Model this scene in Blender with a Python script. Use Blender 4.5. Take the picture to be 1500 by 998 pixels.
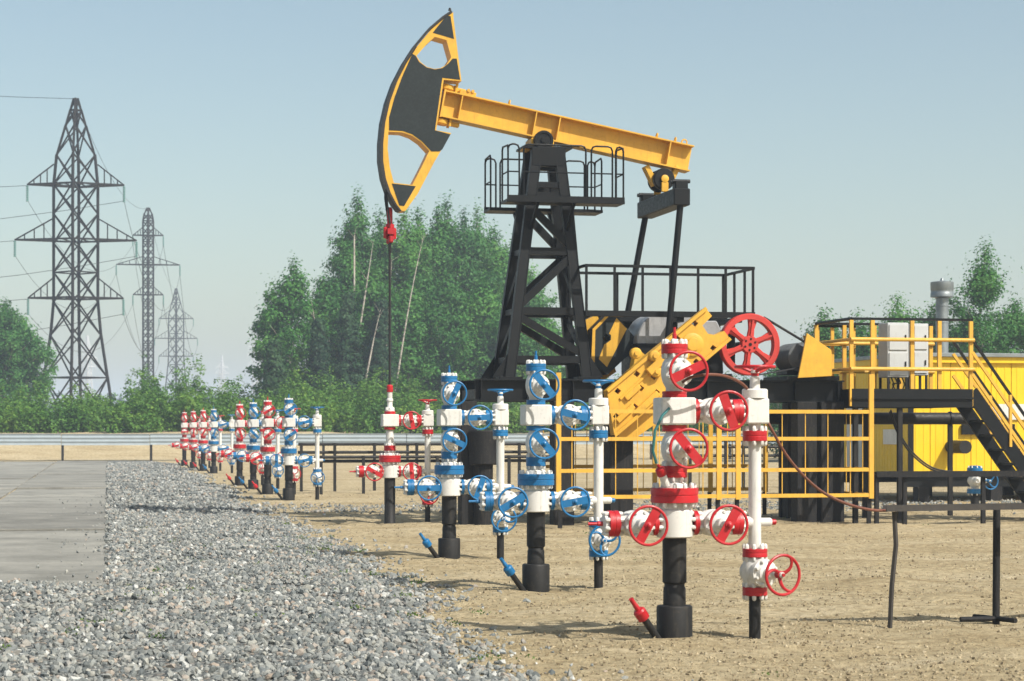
import bpy, bmesh, math, random
import numpy as np
from mathutils import Matrix, Vector
from mathutils.geometry import tessellate_polygon

R = math.radians
rng = np.random.default_rng(7)
random.seed(7)
scene = bpy.context.scene
COL = scene.collection
for o in list(bpy.data.objects):
    bpy.data.objects.remove(o)

# ------------------------------------------------------------------ camera
F = 3050.0            # focal length in photograph pixels (1500 wide)
CAMH = 1.70           # eye height
HZ = 627.5            # horizon row in the photograph
cam_d = bpy.data.cameras.new('camera')
cam = bpy.data.objects.new('camera', cam_d)
COL.objects.link(cam)
cam.location = (0, 0, CAMH)
cam.rotation_euler = (R(90), 0, 0)
cam_d.sensor_width = 36.0
cam_d.lens = 36.0 * F / 1500.0
cam_d.shift_y = (HZ - 499.0) / 1500.0
cam_d.clip_start = 0.5
cam_d.clip_end = 9000
cam_d.dof.use_dof = True
cam_d.dof.focus_distance = 23.0
cam_d.dof.aperture_fstop = 5.6
scene.camera = cam

# ------------------------------------------------------------------ sky, sun, exposure
SUN_EL = 47.0
sx, sy = 0.77, -0.64                      # horizontal direction towards the sun
world = bpy.data.worlds.new('World')
scene.world = world
world.use_nodes = True
nt = world.node_tree
nt.nodes.clear()
out = nt.nodes.new('ShaderNodeOutputWorld')
bg = nt.nodes.new('ShaderNodeBackground')
sky = nt.nodes.new('ShaderNodeTexSky')
sky.sky_type = 'NISHITA'
sky.sun_disc = False
sky.sun_elevation = R(SUN_EL)
sky.sun_rotation = math.atan2(sx, sy)
sky.altitude = 60
sky.air_density = 1.0
sky.dust_density = 2.2
sky.ozone_density = 0.9
bg.inputs['Strength'].default_value = 0.092
wb = nt.nodes.new('ShaderNodeMix')                 # one even white balance over the whole sky
wb.data_type = 'RGBA'
wb.blend_type = 'MULTIPLY'
wb.inputs[0].default_value = 1.0
wb.inputs[7].default_value = (1.10, 1.07, 0.925, 1)
nt.links.new(sky.outputs[0], wb.inputs[6])
nt.links.new(wb.outputs[2], bg.inputs[0])
nt.links.new(bg.outputs[0], out.inputs[0])
sun_d = bpy.data.lights.new('sun', 'SUN')
sun_d.energy = 4.0
sun_d.angle = R(0.6)
sun_d.color = (1.0, 0.95, 0.87)
sun = bpy.data.objects.new('sun', sun_d)
COL.objects.link(sun)
ce = math.cos(R(SUN_EL))
to_sun = Vector((sx * ce, sy * ce, math.sin(R(SUN_EL)))).normalized()
sun.rotation_euler = to_sun.to_track_quat('Z', 'Y').to_euler()
sun.location = (10, -10, 30)
vs = scene.view_settings
vs.view_transform = 'Standard'
vs.look = 'None'
vs.gamma = 1.0
vs.exposure = 0.67
vs.use_curve_mapping = False
scene.render.resolution_x = 1024
scene.render.resolution_y = 681
scene.cycles.volume_bounces = 1
scene.cycles.max_bounces = 8
scene.cycles.transparent_max_bounces = 8


def W(px, py, d):
    """photograph pixel at depth d -> world point"""
    return Vector(((px - 750) / F * d, d, CAMH + (HZ - py) / F * d))


def G(px, py):
    """photograph pixel of a point on the flat ground -> world point"""
    d = F * CAMH / (py - HZ)
    return Vector(((px - 750) / F * d, d, 0))


# ------------------------------------------------------------------ materials
MATS = {}


def base_mat(name):
    m = bpy.data.materials.new(name)
    m.use_nodes = True
    t = m.node_tree
    b = t.nodes['Principled BSDF']
    return m, t, b


def noise(t, scale, detail=4, rough=0.55, coord=None, dist=0.0):
    n = t.nodes.new('ShaderNodeTexNoise')
    n.inputs['Scale'].default_value = scale
    n.inputs['Detail'].default_value = detail
    n.inputs['Roughness'].default_value = rough
    n.inputs['Distortion'].default_value = dist
    if coord is not None:
        t.links.new(coord, n.inputs['Vector'])
    return n


def ramp(t, src, stops):
    r = t.nodes.new('ShaderNodeValToRGB')
    el = r.color_ramp.elements
    while len(el) < len(stops):
        el.new(0.5)
    for e, (p, c) in zip(el, stops):
        e.position = p
        e.color = (*c, 1) if len(c) == 3 else c
    t.links.new(src, r.inputs[0])
    return r


def mixc(t, fac, a, b, mode='MIX'):
    m = t.nodes.new('ShaderNodeMix')
    m.data_type = 'RGBA'
    m.blend_type = mode
    for sock, val in ((m.inputs[0], fac), (m.inputs[6], a), (m.inputs[7], b)):
        if hasattr(val, 'is_output'):
            t.links.new(val, sock)
        elif isinstance(val, (int, float)):
            sock.default_value = val
        else:
            sock.default_value = (*val, 1)
    return m.outputs[2]


def bump(t, b, src, strength, dist):
    n = t.nodes.new('ShaderNodeBump')
    n.inputs['Strength'].default_value = strength
    n.inputs['Distance'].default_value = dist
    t.links.new(src, n.inputs['Height'])
    t.links.new(n.outputs[0], b.inputs['Normal'])
    return n


def paint(name, col, rough=0.42, wear=0.25, dirt=(0.25, 0.19, 0.12), dirt_amt=0.35, metallic=0.0, bstr=0.25, spec=0.5):
    m, t, b = base_mat(name)
    g = t.nodes.new('ShaderNodeNewGeometry')
    pos = g.outputs['Position']
    n1 = noise(t, 3.0, 5, 0.6, pos)
    n2 = noise(t, 22.0, 5, 0.65, pos)
    n3 = noise(t, 90.0, 3, 0.6, pos)
    dark = tuple(c * (1 - wear) for c in col)
    r1 = ramp(t, n1.outputs[0], [(0.32, dark), (0.62, col)])
    r2 = ramp(t, n2.outputs[0], [(0.56, (0, 0, 0)), (0.78, (dirt_amt,) * 3)])
    c = mixc(t, r2.outputs[0], r1.outputs[0], dirt)
    mpz = t.nodes.new('ShaderNodeMapping')
    mpz.inputs['Scale'].default_value = (26, 26, 3.2)
    t.links.new(pos, mpz.inputs[0])
    ns_ = noise(t, 1.0, 4, 0.6, mpz.outputs[0])
    rs_ = ramp(t, ns_.outputs[0], [(0.55, (0, 0, 0)), (0.75, (dirt_amt * .8,) * 3)])
    c = mixc(t, rs_.outputs[0], c, tuple(x * .75 for x in dirt))
    t.links.new(c, b.inputs['Base Color'])
    r3 = ramp(t, n2.outputs[0], [(0.3, (rough - 0.1,) * 3), (0.75, (min(1, rough + 0.25),) * 3)])
    t.links.new(r3.outputs[0], b.inputs['Roughness'])
    b.inputs['Metallic'].default_value = metallic
    b.inputs['Specular IOR Level'].default_value = spec
    bump(t, b, n3.outputs[0], bstr, 0.004)
    MATS[name] = m
    return m


paint('red', (0.46, 0.008, 0.015), 0.38, 0.25, (0.22, 0.06, 0.04), 0.3)
paint('flywheel_red', (0.50, 0.028, 0.02), 0.5, 0.2, (0.3, 0.1, 0.06), 0.3)
paint('blue', (0.003, 0.135, 0.33), 0.38, 0.25, (0.05, 0.13, 0.2), 0.3)
paint('white', (0.66, 0.65, 0.61), 0.45, 0.12, (0.30, 0.27, 0.22), 0.5)
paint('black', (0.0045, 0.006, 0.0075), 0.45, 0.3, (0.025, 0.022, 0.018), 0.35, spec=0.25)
paint('panel_grey', (0.018, 0.025, 0.027), 0.7, 0.15, (0.035, 0.035, 0.032), 0.3, bstr=0.1, spec=0.3)
paint('dark_pipe', (0.012, 0.012, 0.012), 0.55, 0.35, (0.07, 0.06, 0.045), 0.6, spec=0.35)
paint('yellow', (0.66, 0.365, 0.03), 0.45, 0.18, (0.26, 0.13, 0.035), 0.4)
paint('fence_yellow', (0.68, 0.385, 0.04), 0.5, 0.18, (0.3, 0.16, 0.05), 0.45)
paint('wall_yellow', (0.78, 0.51, 0.006), 0.45, 0.08, (0.5, 0.33, 0.05), 0.3)
paint('galvanised', (0.26, 0.29, 0.30), 0.42, 0.2, (0.3, 0.28, 0.25), 0.3, metallic=0.6)
paint('gear_steel', (0.40, 0.41, 0.42), 0.35, 0.25, (0.10, 0.09, 0.08), 0.4, metallic=0.25)
paint('motor_grey', (0.11, 0.12, 0.125), 0.4, 0.25, (0.09, 0.08, 0.07), 0.4)
paint('rail_zinc', (0.27, 0.32, 0.35), 0.65, 0.12, (0.22, 0.21, 0.19), 0.3)
paint('cabinet', (0.50, 0.52, 0.52), 0.45, 0.1, (0.35, 0.33, 0.3), 0.3)
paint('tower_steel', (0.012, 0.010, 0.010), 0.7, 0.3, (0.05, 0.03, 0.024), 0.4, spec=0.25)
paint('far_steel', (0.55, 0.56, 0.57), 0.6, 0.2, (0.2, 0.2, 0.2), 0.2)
paint('insulator', (0.10, 0.22, 0.20), 0.2, 0.1, (0.1, 0.1, 0.1), 0.1)
paint('rust_cable', (0.16, 0.055, 0.03), 0.5, 0.3, (0.25, 0.14, 0.09), 0.5)
paint('hose', (0.03, 0.16, 0.16), 0.3, 0.3, (0.2, 0.25, 0.25), 0.4)
paint('rubber', (0.012, 0.012, 0.013), 0.55, 0.2, (0.05, 0.045, 0.04), 0.3)
paint('column_steel', (0.011, 0.011, 0.012), 0.65, 0.35, (0.09, 0.075, 0.057), 0.6, spec=0.3)
paint('weathered', (0.05, 0.045, 0.04), 0.75, 0.35, (0.12, 0.10, 0.08), 0.5)

# sand
m, t, b = base_mat('sand')
g = t.nodes.new('ShaderNodeNewGeometry')
pos = g.outputs['Position']
mp = t.nodes.new('ShaderNodeMapping')
mp.inputs['Scale'].default_value = (0.4, 1.3, 1.0)
mp.inputs['Rotation'].default_value = (0, 0, R(-9))
t.links.new(pos, mp.inputs[0])
nb = noise(t, 0.9, 6, 0.6, mp.outputs[0], 0.6)
nm = noise(t, 9.0, 6, 0.68, pos)
nf = noise(t, 60.0, 5, 0.7, pos)
rb = ramp(t, nb.outputs[0], [(0.28, (0.385, 0.30, 0.168)), (0.50, (0.51, 0.42, 0.258)), (0.72, (0.60, 0.51, 0.34))])
rm = ramp(t, nm.outputs[0], [(0.36, (0.60, 0.57, 0.53)), (0.58, (1, 1, 1))])
rf = ramp(t, nf.outputs[0], [(0.33, (0.58, 0.55, 0.5)), (0.5, (1, 1, 1))])
c = mixc(t, 0.85, rb.outputs[0], rm.outputs[0], 'MULTIPLY')
c = mixc(t, 0.8, c, rf.outputs[0], 'MULTIPLY')
t.links.new(c, b.inputs['Base Color'])
b.inputs['Roughness'].default_value = 0.95
b.inputs['Specular IOR Level'].default_value = 0.15
add = t.nodes.new('ShaderNodeMath')
add.operation = 'MULTIPLY_ADD'
add.inputs[1].default_value = 0.35
t.links.new(nf.outputs[0], add.inputs[0])
t.links.new(nm.outputs[0], add.inputs[2])
bump(t, b, add.outputs[0], 1.0, 0.075)
MATS['sand'] = m


def stone_mat(name, stops, bed=False):
    m, t, b = base_mat(name)
    g = t.nodes.new('ShaderNodeNewGeometry')
    pos = g.outputs['Position']
    n2 = noise(t, 55.0, 4, 0.6, pos)
    r2 = ramp(t, n2.outputs[0], [(0.3, (0.7, 0.7, 0.7)), (0.65, (1, 1, 1))])
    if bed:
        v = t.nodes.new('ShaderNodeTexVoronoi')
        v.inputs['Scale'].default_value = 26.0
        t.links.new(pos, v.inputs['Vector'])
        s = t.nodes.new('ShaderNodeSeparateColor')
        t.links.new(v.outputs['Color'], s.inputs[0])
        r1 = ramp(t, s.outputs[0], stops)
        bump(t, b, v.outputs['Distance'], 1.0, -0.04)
    else:
        r1 = ramp(t, g.outputs['Random Per Island'], stops)
        bump(t, b, n2.outputs[0], 0.5, 0.01)
    c = mixc(t, 0.8, r1.outputs[0], r2.outputs[0], 'MULTIPLY')
    t.links.new(c, b.inputs['Base Color'])
    b.inputs['Roughness'].default_value = 0.85
    b.inputs['Specular IOR Level'].default_value = 0.25
    MATS[name] = m


GST = [(0.0, (0.10, 0.11, 0.105)), (0.14, (0.21, 0.215, 0.195)), (0.3, (0.14, 0.15, 0.145)), (0.42, (0.29, 0.285, 0.25)), (0.55, (0.21, 0.215, 0.20)),
       (0.66, (0.38, 0.36, 0.30)), (0.76, (0.26, 0.265, 0.24)), (0.86, (0.37, 0.29, 0.22)), (0.93, (0.33, 0.33, 0.30)), (1.0, (0.58, 0.56, 0.50))]
GST = [(p, (c[0] * .94, c[1] * .98, c[2] * 1.03)) for p, c in GST]
stone_mat('gravel', GST)
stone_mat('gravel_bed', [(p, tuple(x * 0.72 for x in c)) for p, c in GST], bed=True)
stone_mat('clod', [(0, (0.13, 0.10, 0.06)), (0.35, (0.29, 0.235, 0.145)), (0.8, (0.40, 0.33, 0.21)), (1, (0.46, 0.40, 0.28))])

# concrete
m, t, b = base_mat('concrete')
g = t.nodes.new('ShaderNodeNewGeometry')
pos = g.outputs['Position']
oi = t.nodes.new('ShaderNodeObjectInfo')
n1 = noise(t, 0.7, 6, 0.65, pos, 0.4)
n2 = noise(t, 14.0, 6, 0.7, pos)
r1 = ramp(t, n1.outputs[0], [(0.3, (0.14, 0.137, 0.12)), (0.5, (0.235, 0.23, 0.205)), (0.72, (0.315, 0.305, 0.27))])
r2 = ramp(t, n2.outputs[0], [(0.3, (0.78, 0.77, 0.74)), (0.6, (1, 1, 1))])
r3 = ramp(t, oi.outputs['Random'], [(0, (0.76, 0.755, 0.74)), (1, (1.06, 1.06, 1.04))])
c = mixc(t, 0.9, r1.outputs[0], r2.outputs[0], 'MULTIPLY')
c = mixc(t, 1.0, c, r3.outputs[0], 'MULTIPLY')
t.links.new(c, b.inputs['Base Color'])
b.inputs['Roughness'].default_value = 0.9
bump(t, b, n2.outputs[0], 0.5, 0.012)
MATS['concrete'] = m


def leaf_mat(name, c0, c1, c2):
    m, t, b = base_mat(name)
    g = t.nodes.new('ShaderNodeNewGeometry')
    n = noise(t, 0.45, 3, 0.5, g.outputs['Position'])
    ad = t.nodes.new('ShaderNodeMath')
    ad.operation = 'MULTIPLY_ADD'
    ad.inputs[1].default_value = 0.45
    t.links.new(g.outputs['Random Per Island'], ad.inputs[0])
    sb = t.nodes.new('ShaderNodeMath')
    sb.operation = 'MULTIPLY_ADD'
    sb.inputs[1].default_value = 1.3
    sb.inputs[2].default_value = -0.38
    t.links.new(n.outputs[0], sb.inputs[0])
    t.links.new(sb.outputs[0], ad.inputs[2])
    r = ramp(t, ad.outputs[0], [(0.1, c0), (0.5, c1), (0.92, c2)])
    oi = t.nodes.new('ShaderNodeObjectInfo')
    rr = ramp(t, oi.outputs['Random'], [(0, (0.80, 0.86, 0.95)), (0.5, (1.1, 1.1, 1.0)), (1, (1.45, 1.32, 1.05))])
    lc = mixc(t, 1.0, r.outputs[0], rr.outputs[0], 'MULTIPLY')
    t.links.new(lc, b.inputs['Base Color'])
    b.inputs['Roughness'].default_value = 0.6
    b.inputs['Specular IOR Level'].default_value = 0.25
    tr = t.nodes.new('ShaderNodeBsdfTranslucent')
    t.links.new(lc, tr.inputs[0])
    mx = t.nodes.new('ShaderNodeMixShader')
    mx.inputs[0].default_value = 0.3
    t.links.new(b.outputs[0], mx.inputs[1])
    t.links.new(tr.outputs[0], mx.inputs[2])
    t.links.new(mx.outputs[0], t.nodes['Material Output'].inputs[0])
    MATS[name] = m


leaf_mat('leaf_birch', (0.018, 0.085, 0.018), (0.046, 0.165, 0.030), (0.105, 0.25, 0.05))
leaf_mat('leaf_dark', (0.014, 0.042, 0.020), (0.026, 0.072, 0.030), (0.05, 0.11, 0.04))
leaf_mat('leaf_shrub', (0.026, 0.085, 0.014), (0.072, 0.175, 0.025), (0.16, 0.26, 0.04))
leaf_mat('weed', (0.05, 0.10, 0.02), (0.09, 0.15, 0.03), (0.14, 0.2, 0.05))

m, t, b = base_mat('bark')
g = t.nodes.new('ShaderNodeNewGeometry')
n1 = noise(t, 3.0, 5, 0.7, g.outputs['Position'])
r1 = ramp(t, n1.outputs[0], [(0.35, (0.10, 0.085, 0.07)), (0.5, (0.42, 0.38, 0.32)), (0.7, (0.55, 0.50, 0.43))])
t.links.new(r1.outputs[0], b.inputs['Base Color'])
b.inputs['Roughness'].default_value = 0.9
MATS['bark'] = m


# ------------------------------------------------------------------ mesh builder
def zframe(axis):
    z = Vector(axis).normalized()
    a = Vector((0, 0, 1)) if abs(z.z) < 0.95 else Vector((1, 0, 0))
    x = a.cross(z).normalized()
    y = z.cross(x)
    return x, y, z


class MB:
    def __init__(s, org=(0, 0, 0)):
        s.v = []
        s.f = []
        s.o = Vector(org)

    def add(s, vs, fs):
        n = len(s.v)
        s.v += [Vector(v) - s.o for v in vs]
        s.f += [tuple(i + n for i in f) for f in fs]
        return s

    def box(s, c, size, ax=None):
        c = Vector(c)
        X, Y, Z = ax if ax else (Vector((1, 0, 0)), Vector((0, 1, 0)), Vector((0, 0, 1)))
        hx, hy, hz = [q / 2 for q in size]
        vs = [c + X * (i * hx) + Y * (j * hy) + Z * (k * hz) for k in (-1, 1) for j in (-1, 1) for i in (-1, 1)]
        return s.add(vs, [(0, 2, 3, 1), (4, 5, 7, 6), (0, 1, 5, 4), (2, 6, 7, 3), (0, 4, 6, 2), (1, 3, 7, 5)])

    def bar(s, p0, p1, w, h, up=(0, 0, 1)):
        """box from p0 to p1; w across, h along up"""
        p0, p1 = Vector(p0), Vector(p1)
        d = p1 - p0
        L = d.length
        d.normalize()
        u = Vector(up)
        if abs(d.dot(u)) > 0.98:
            u = Vector((0, 1, 0))
        side = d.cross(u).normalized()
        u = side.cross(d)
        return s.box((p0 + p1) / 2, (L, w, h), (d, side, u))

    def lathe(s, org, axis, prof, n=20, closed=False):
        org = Vector(org)
        x, y, z = zframe(axis)
        vs = []
        for r, h in prof:
            for k in range(n):
                a = 2 * math.pi * k / n
                vs.append(org + z * h + x * (r * math.cos(a)) + y * (r * math.sin(a)))
        fs = []
        m = len(prof)
        for i in range(m - 1 + (1 if closed else 0)):
            j = (i + 1) % m
            for k in range(n):
                k2 = (k + 1) % n
                fs.append((i * n + k, i * n + k2, j * n + k2, j * n + k))
        if not closed:
            fs.append(tuple(range(n - 1, -1, -1)))
            fs.append(tuple((m - 1) * n + k for k in range(n)))
        return s.add(vs, fs)

    def tube(s, p0, p1, r0, r1=None, n=10):
        p0, p1 = Vector(p0), Vector(p1)
        return s.lathe(p0, p1 - p0, [(r0, 0), (r0 if r1 is None else r1, (p1 - p0).length)], n)

    def path(s, pts, r, n=8):
        pts = [Vector(p) for p in pts]
        vs = []
        fs = []
        rr = r if isinstance(r, (list, tuple)) else [r] * len(pts)
        px = None
        for i, p in enumerate(pts):
            d = (pts[min(i + 1, len(pts) - 1)] - pts[max(i - 1, 0)]).normalized()
            if px is None:
                x, y, z = zframe(d)
            else:
                x = (px - d * px.dot(d)).normalized()
                y = d.cross(x)
            px = x
            for k in range(n):
                a = 2 * math.pi * k / n
                vs.append(p + x * (rr[i] * math.cos(a)) + y * (rr[i] * math.sin(a)))
        for i in range(len(pts) - 1):
            for k in range(n):
                k2 = (k + 1) % n
                fs.append((i * n + k, i * n + k2, (i + 1) * n + k2, (i + 1) * n + k))
        fs.append(tuple(range(n - 1, -1, -1)))
        fs.append(tuple((len(pts) - 1) * n + k for k in range(n)))
        return s.add(vs, fs)

    def torus(s, c, axis, Rr, r, n=32, m=8, arc=(0, 2 * math.pi)):
        prof = [(Rr + r * math.cos(2 * math.pi * k / m), r * math.sin(2 * math.pi * k / m)) for k in range(m)]
        return s.lathe(c, axis, prof, n, closed=True)

    def prism(s, outer, holes, a0, a1, fn):
        """outer, holes: 2-D point lists; fn(u, v, depth) -> 3-D point"""
        loops = [outer] + list(holes)
        flat = [p for l in loops for p in l]
        tris = tessellate_polygon([[Vector((p[0], p[1], 0)) for p in l] for l in loops])
        n = len(flat)
        vs = [fn(p[0], p[1], a0) for p in flat] + [fn(p[0], p[1], a1) for p in flat]
        fs = []
        for tr in tris:
            fs.append(tuple(tr))
            fs.append(tuple(i + n for i in reversed(tr)))
        k = 0
        for l in loops:
            q = len(l)
            for i in range(q):
                j = (i + 1) % q
                fs.append((k + i, k + j, k + j + n, k + i + n))
            k += q
        return s.add(vs, fs)

    def mesh(s, name, mat, bevel=0, smooth=35):
        me = bpy.data.meshes.new(name)
        me.from_pydata([tuple(v) for v in s.v], [], s.f)
        bm = bmesh.new()
        bm.from_mesh(me)
        bmesh.ops.recalc_face_normals(bm, faces=bm.faces)
        if bevel:
            ed = [e for e in bm.edges if len(e.link_faces) == 2 and e.calc_face_angle(0) > R(50)]
            bmesh.ops.bevel(bm, geom=ed, offset=bevel, segments=1, affect='EDGES', clamp_overlap=True)
        bm.to_mesh(me)
        bm.free()
        if smooth:
            for p in me.polygons:
                p.use_smooth = True
            me.set_sharp_from_angle(angle=R(smooth))
        me.materials.append(MATS[mat])
        return me

    def build(s, name, mat, parent=None, bevel=0, smooth=35, kind=None):
        return link(name, s.mesh(name, mat, bevel, smooth), parent, kind=kind)


def link(name, me, parent=None, loc=None, rot=None, kind=None):
    o = bpy.data.objects.new(name, me)
    COL.objects.link(o)
    if parent is not None:
        o.parent = parent
    if loc is not None:
        o.location = loc
    if rot is not None:
        o.rotation_euler = rot
    if kind:
        o['kind'] = kind
    return o


def tag(o, label, cat, group=None):
    o['label'] = label
    o['category'] = cat
    if group:
        o['group'] = group
    return o


def thing(name, label, cat, loc=(0, 0, 0), rz=0.0, group=None):
    o = link(name, None, None, loc, (0, 0, rz))
    o.empty_display_size = 0.2
    return tag(o, label, cat, group)


def np_mesh(name, verts, faces, mat, kind=None, parent=None, smooth=False):
    me = bpy.data.meshes.new(name)
    nv, nf, k = len(verts), len(faces), faces.shape[1]
    me.vertices.add(nv)
    me.vertices.foreach_set('co', verts.astype(np.float32).ravel())
    me.loops.add(nf * k)
    me.loops.foreach_set('vertex_index', faces.astype(np.int32).ravel())
    me.polygons.add(nf)
    me.polygons.foreach_set('loop_start', np.arange(0, nf * k, k, dtype=np.int32))
    me.polygons.foreach_set('use_smooth', np.full(nf, smooth))
    me.update(calc_edges=True)
    me.materials.append(MATS[mat])
    return link(name, me, parent, kind=kind)


# ------------------------------------------------------------------ the setting: ground
YAW = R(12.0)
CA, SA = math.cos(YAW), math.sin(YAW)
AX = Vector((CA, SA, 0))       # pump axis, right and away
DP = Vector((-SA, CA, 0))      # row direction, away


def vnoise(x, y, seed=0):
    """cheap smooth value noise"""
    r = np.random.default_rng(seed).random((64, 64))
    xi, yi = np.floor(x).astype(int), np.floor(y).astype(int)
    fx, fy = x - xi, y - yi
    fx, fy = fx * fx * (3 - 2 * fx), fy * fy * (3 - 2 * fy)
    a = r[xi % 64, yi % 64]; b_ = r[(xi + 1) % 64, yi % 64]
    c_ = r[xi % 64, (yi + 1) % 64]; d_ = r[(xi + 1) % 64, (yi + 1) % 64]
    return (a * (1 - fx) + b_ * fx) * (1 - fy) + (c_ * (1 - fx) + d_ * fx) * fy - 0.5


def sstep(t):
    t = np.clip(t, 0, 1)
    return t * t * (3 - 2 * t)


BERM = Vector((-25.3, 105.6, 0))


def ground_z(x, y):
    x = np.asarray(x, float); y = np.asarray(y, float)
    tt = (x - BERM.x) * (-SA) + (y - BERM.y) * CA
    z = 1.46 * sstep(tt / 9.5)
    near = np.clip(1.4 - y / 90.0, 0.15, 1)
    z = z + near * (0.05 * vnoise(x * 0.8, y * 0.8, 1) + 0.045 * vnoise(x * 1.9, y * 2.6, 2) + 0.028 * vnoise(x * 4.5, y * 7, 3))
    return z + 0.35 * sstep(tt / 4) * vnoise(x * 0.35, y * 0.35, 4) * (tt < 60)


def grid(name, xs, ys, zf, mat, kind='structure', mask=None):
    X, Y = np.meshgrid(xs, ys)
    Z = zf(X, Y)
    v = np.stack([X.ravel(), Y.ravel(), Z.ravel()], 1)
    ny, nx = X.shape
    i = np.arange(ny - 1)[:, None] * nx + np.arange(nx - 1)[None, :]
    f = np.stack([i, i + 1, i + 1 + nx, i + nx], -1).reshape(-1, 4)
    return np_mesh(name, v, f, mat, kind, smooth=True)


xs = np.concatenate([-np.geomspace(1500, 11, 40), np.arange(-10.5, 10.6, 0.085), np.geomspace(11, 1500, 40)])
ys = [-25, -10, 0, 6, 10]
q = 12.0
while q < 2500:
    ys.append(q)
    q += 0.075 + 0.0045 * max(0, q - 16) + (0 if q < 130 else 0.06 * (q - 130))
ys.append(2500.0)
grid('ground', xs, np.array(ys), ground_z, 'sand')

# concrete road: slabs are pieces of it
RYAW = R(11.0)
RC, RS = math.cos(RYAW), math.sin(RYAW)
SL0 = G(163, 865)                      # near right corner of the slabs


road = link('concrete_road', None, kind='structure')
road.location = SL0
road.rotation_euler = (0, 0, RYAW)
slab_me = MB().box((0, 0, 0), (2.43, 5.92, 0.16)).mesh('slab', 'concrete', bevel=0.012)
for i in range(14):
    for j in range(5):
        jz = random.uniform(-0.02, 0.02)
        s_ = link('slab', slab_me, road, (-(1.25 + 2.5 * j) + random.uniform(-.01, .01), 3.0 + 6.0 * i, -0.015 + jz),
                  (R(random.uniform(-.12, .12)), R(random.uniform(-.15, .15)), R(random.uniform(-.15, .15))))

# gravel bed along the slabs


def g_edge(v):
    """gravel edge: metres right of the slab line at distance v along it"""
    return 3.05 - 0.32 * np.clip(-v / 7.0, 0, 1.2) + 0.35 * vnoise(v * 0.55, v * 0 + 3.3, 8) * 2 + 0.25 * vnoise(v * 1.9, v * 0 + 1.3, 9) * 2


def gravel_z(u, v):
    m = np.minimum(sstep((g_edge(v) - u) / 0.9), 1)
    return 0.085 * m + 0.05 * vnoise(u * 1.3, v * 1.3, 11) * m - 0.012


us = np.linspace(-9, 3.9, 90)
vs_ = np.concatenate([np.arange(-12, 20, 0.18), np.arange(20, 84, 0.6)])
U, V = np.meshgrid(us, vs_)
keep_left = (V > -0.05) & (U < -0.02)
Z = ground_z(SL0.x + RC * U - RS * V, SL0.y + RS * U + RC * V)
Z = Z + gravel_z(U, V) - np.where(U > g_edge(V) + 0.05, 0.12, 0) - np.where(keep_left, 0.22, 0)
v = np.stack([SL0.x + RC * U.ravel() - RS * V.ravel(), SL0.y + RS * U.ravel() + RC * V.ravel(), Z.ravel()], 1)
ny, nx = U.shape
i = np.arange(ny - 1)[:, None] * nx + np.arange(nx - 1)[None, :]
f = np.stack([i, i + 1, i + 1 + nx, i + nx], -1).reshape(-1, 4)
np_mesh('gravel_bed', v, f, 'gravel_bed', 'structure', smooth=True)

# loose stones
ICO = bmesh.new()
bmesh.ops.create_icosphere(ICO, subdivisions=1, radius=1.0)
ICO_V = np.array([v.co[:] for v in ICO.verts])
ICO_F = np.array([[v.index for v in f.verts] for f in ICO.faces])
ICO.free()
OCT_V = np.array([(1, 0, 0), (-1, 0, 0), (0, 1, 0), (0, -1, 0), (0, 0, 1), (0, 0, -1)], float)
OCT_F = np.array([(0, 2, 4), (2, 1, 4), (1, 3, 4), (3, 0, 4), (2, 0, 5), (1, 2, 5), (3, 1, 5), (0, 3, 5)])


def rand_rot(n):
    q = rng.normal(size=(n, 4))
    q /= np.linalg.norm(q, axis=1)[:, None]
    w, x, y, z = q.T
    return np.stack([1 - 2 * (y * y + z * z), 2 * (x * y - z * w), 2 * (x * z + y * w),
                     2 * (x * y + z * w), 1 - 2 * (x * x + z * z), 2 * (y * z - x * w),
                     2 * (x * z - y * w), 2 * (y * z + x * w), 1 - 2 * (x * x + y * y)], 1).reshape(n, 3, 3)


def stones(name, P, size, bv, bf, mat, jit=0.28, flat=(1, 0.8, 0.6)):
    n = len(P)
    v = bv[None] * np.array(flat)[None, None] * (1 + rng.uniform(-jit, jit, (n, len(bv), 1)))
    v = v * (1 + rng.uniform(-0.25, 0.25, (n, 1, 3)))
    v = np.einsum('nij,nkj->nki', rand_rot(n), v) * size[:, None, None] + P[:, None]
    f = bf[None] + (np.arange(n) * len(bv))[:, None, None]
    return np_mesh(name, v.reshape(-1, 3), f.reshape(-1, 3), mat, 'stuff')


def gravel_pts(n, v0, v1, u0, extra, zoff):
    u = rng.uniform(u0, 4.4, n); v = rng.uniform(v0, v1, n)
    edge = g_edge(v) + 0.05
    k = (u < edge) | (rng.random(n) < np.exp(-(u - edge) / 0.16) * 0.55)
    k &= ~((v > 0.0) & (u < -0.02 - 0.06 * rng.random(n)))
    u, v = u[k], v[k]
    x = SL0.x + RC * u - RS * v; y = SL0.y + RS * u + RC * v
    z = ground_z(x, y) + np.maximum(gravel_z(u, v), 0) + zoff
    return np.stack([x, y, z], 1)


# near apron (also left, in front of the slabs), strip, far strip
def sz(n, a, b_):
    return a + (b_ - a) * rng.random(n) ** 2.2


ico_v = ICO_V
P1 = gravel_pts(33000, -11.5, 0.2, -3.2, 0, 0.004)
P2 = gravel_pts(27000, 0.2, 18, -.1, 0, 0.006)
P3 = gravel_pts(15000, 18, 78, -.1, 0, 0.01)
stones('gravel_stones', np.concatenate([P1, P2, P3]),
       np.concatenate([sz(len(P1), 0.012, 0.047), sz(len(P2), 0.016, 0.048), sz(len(P3), 0.026, 0.07)]),
       *((lambda s: (s[0], s[1]))((lambda: (np.array(ICO_V), ICO_F))())), 'gravel')

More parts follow.
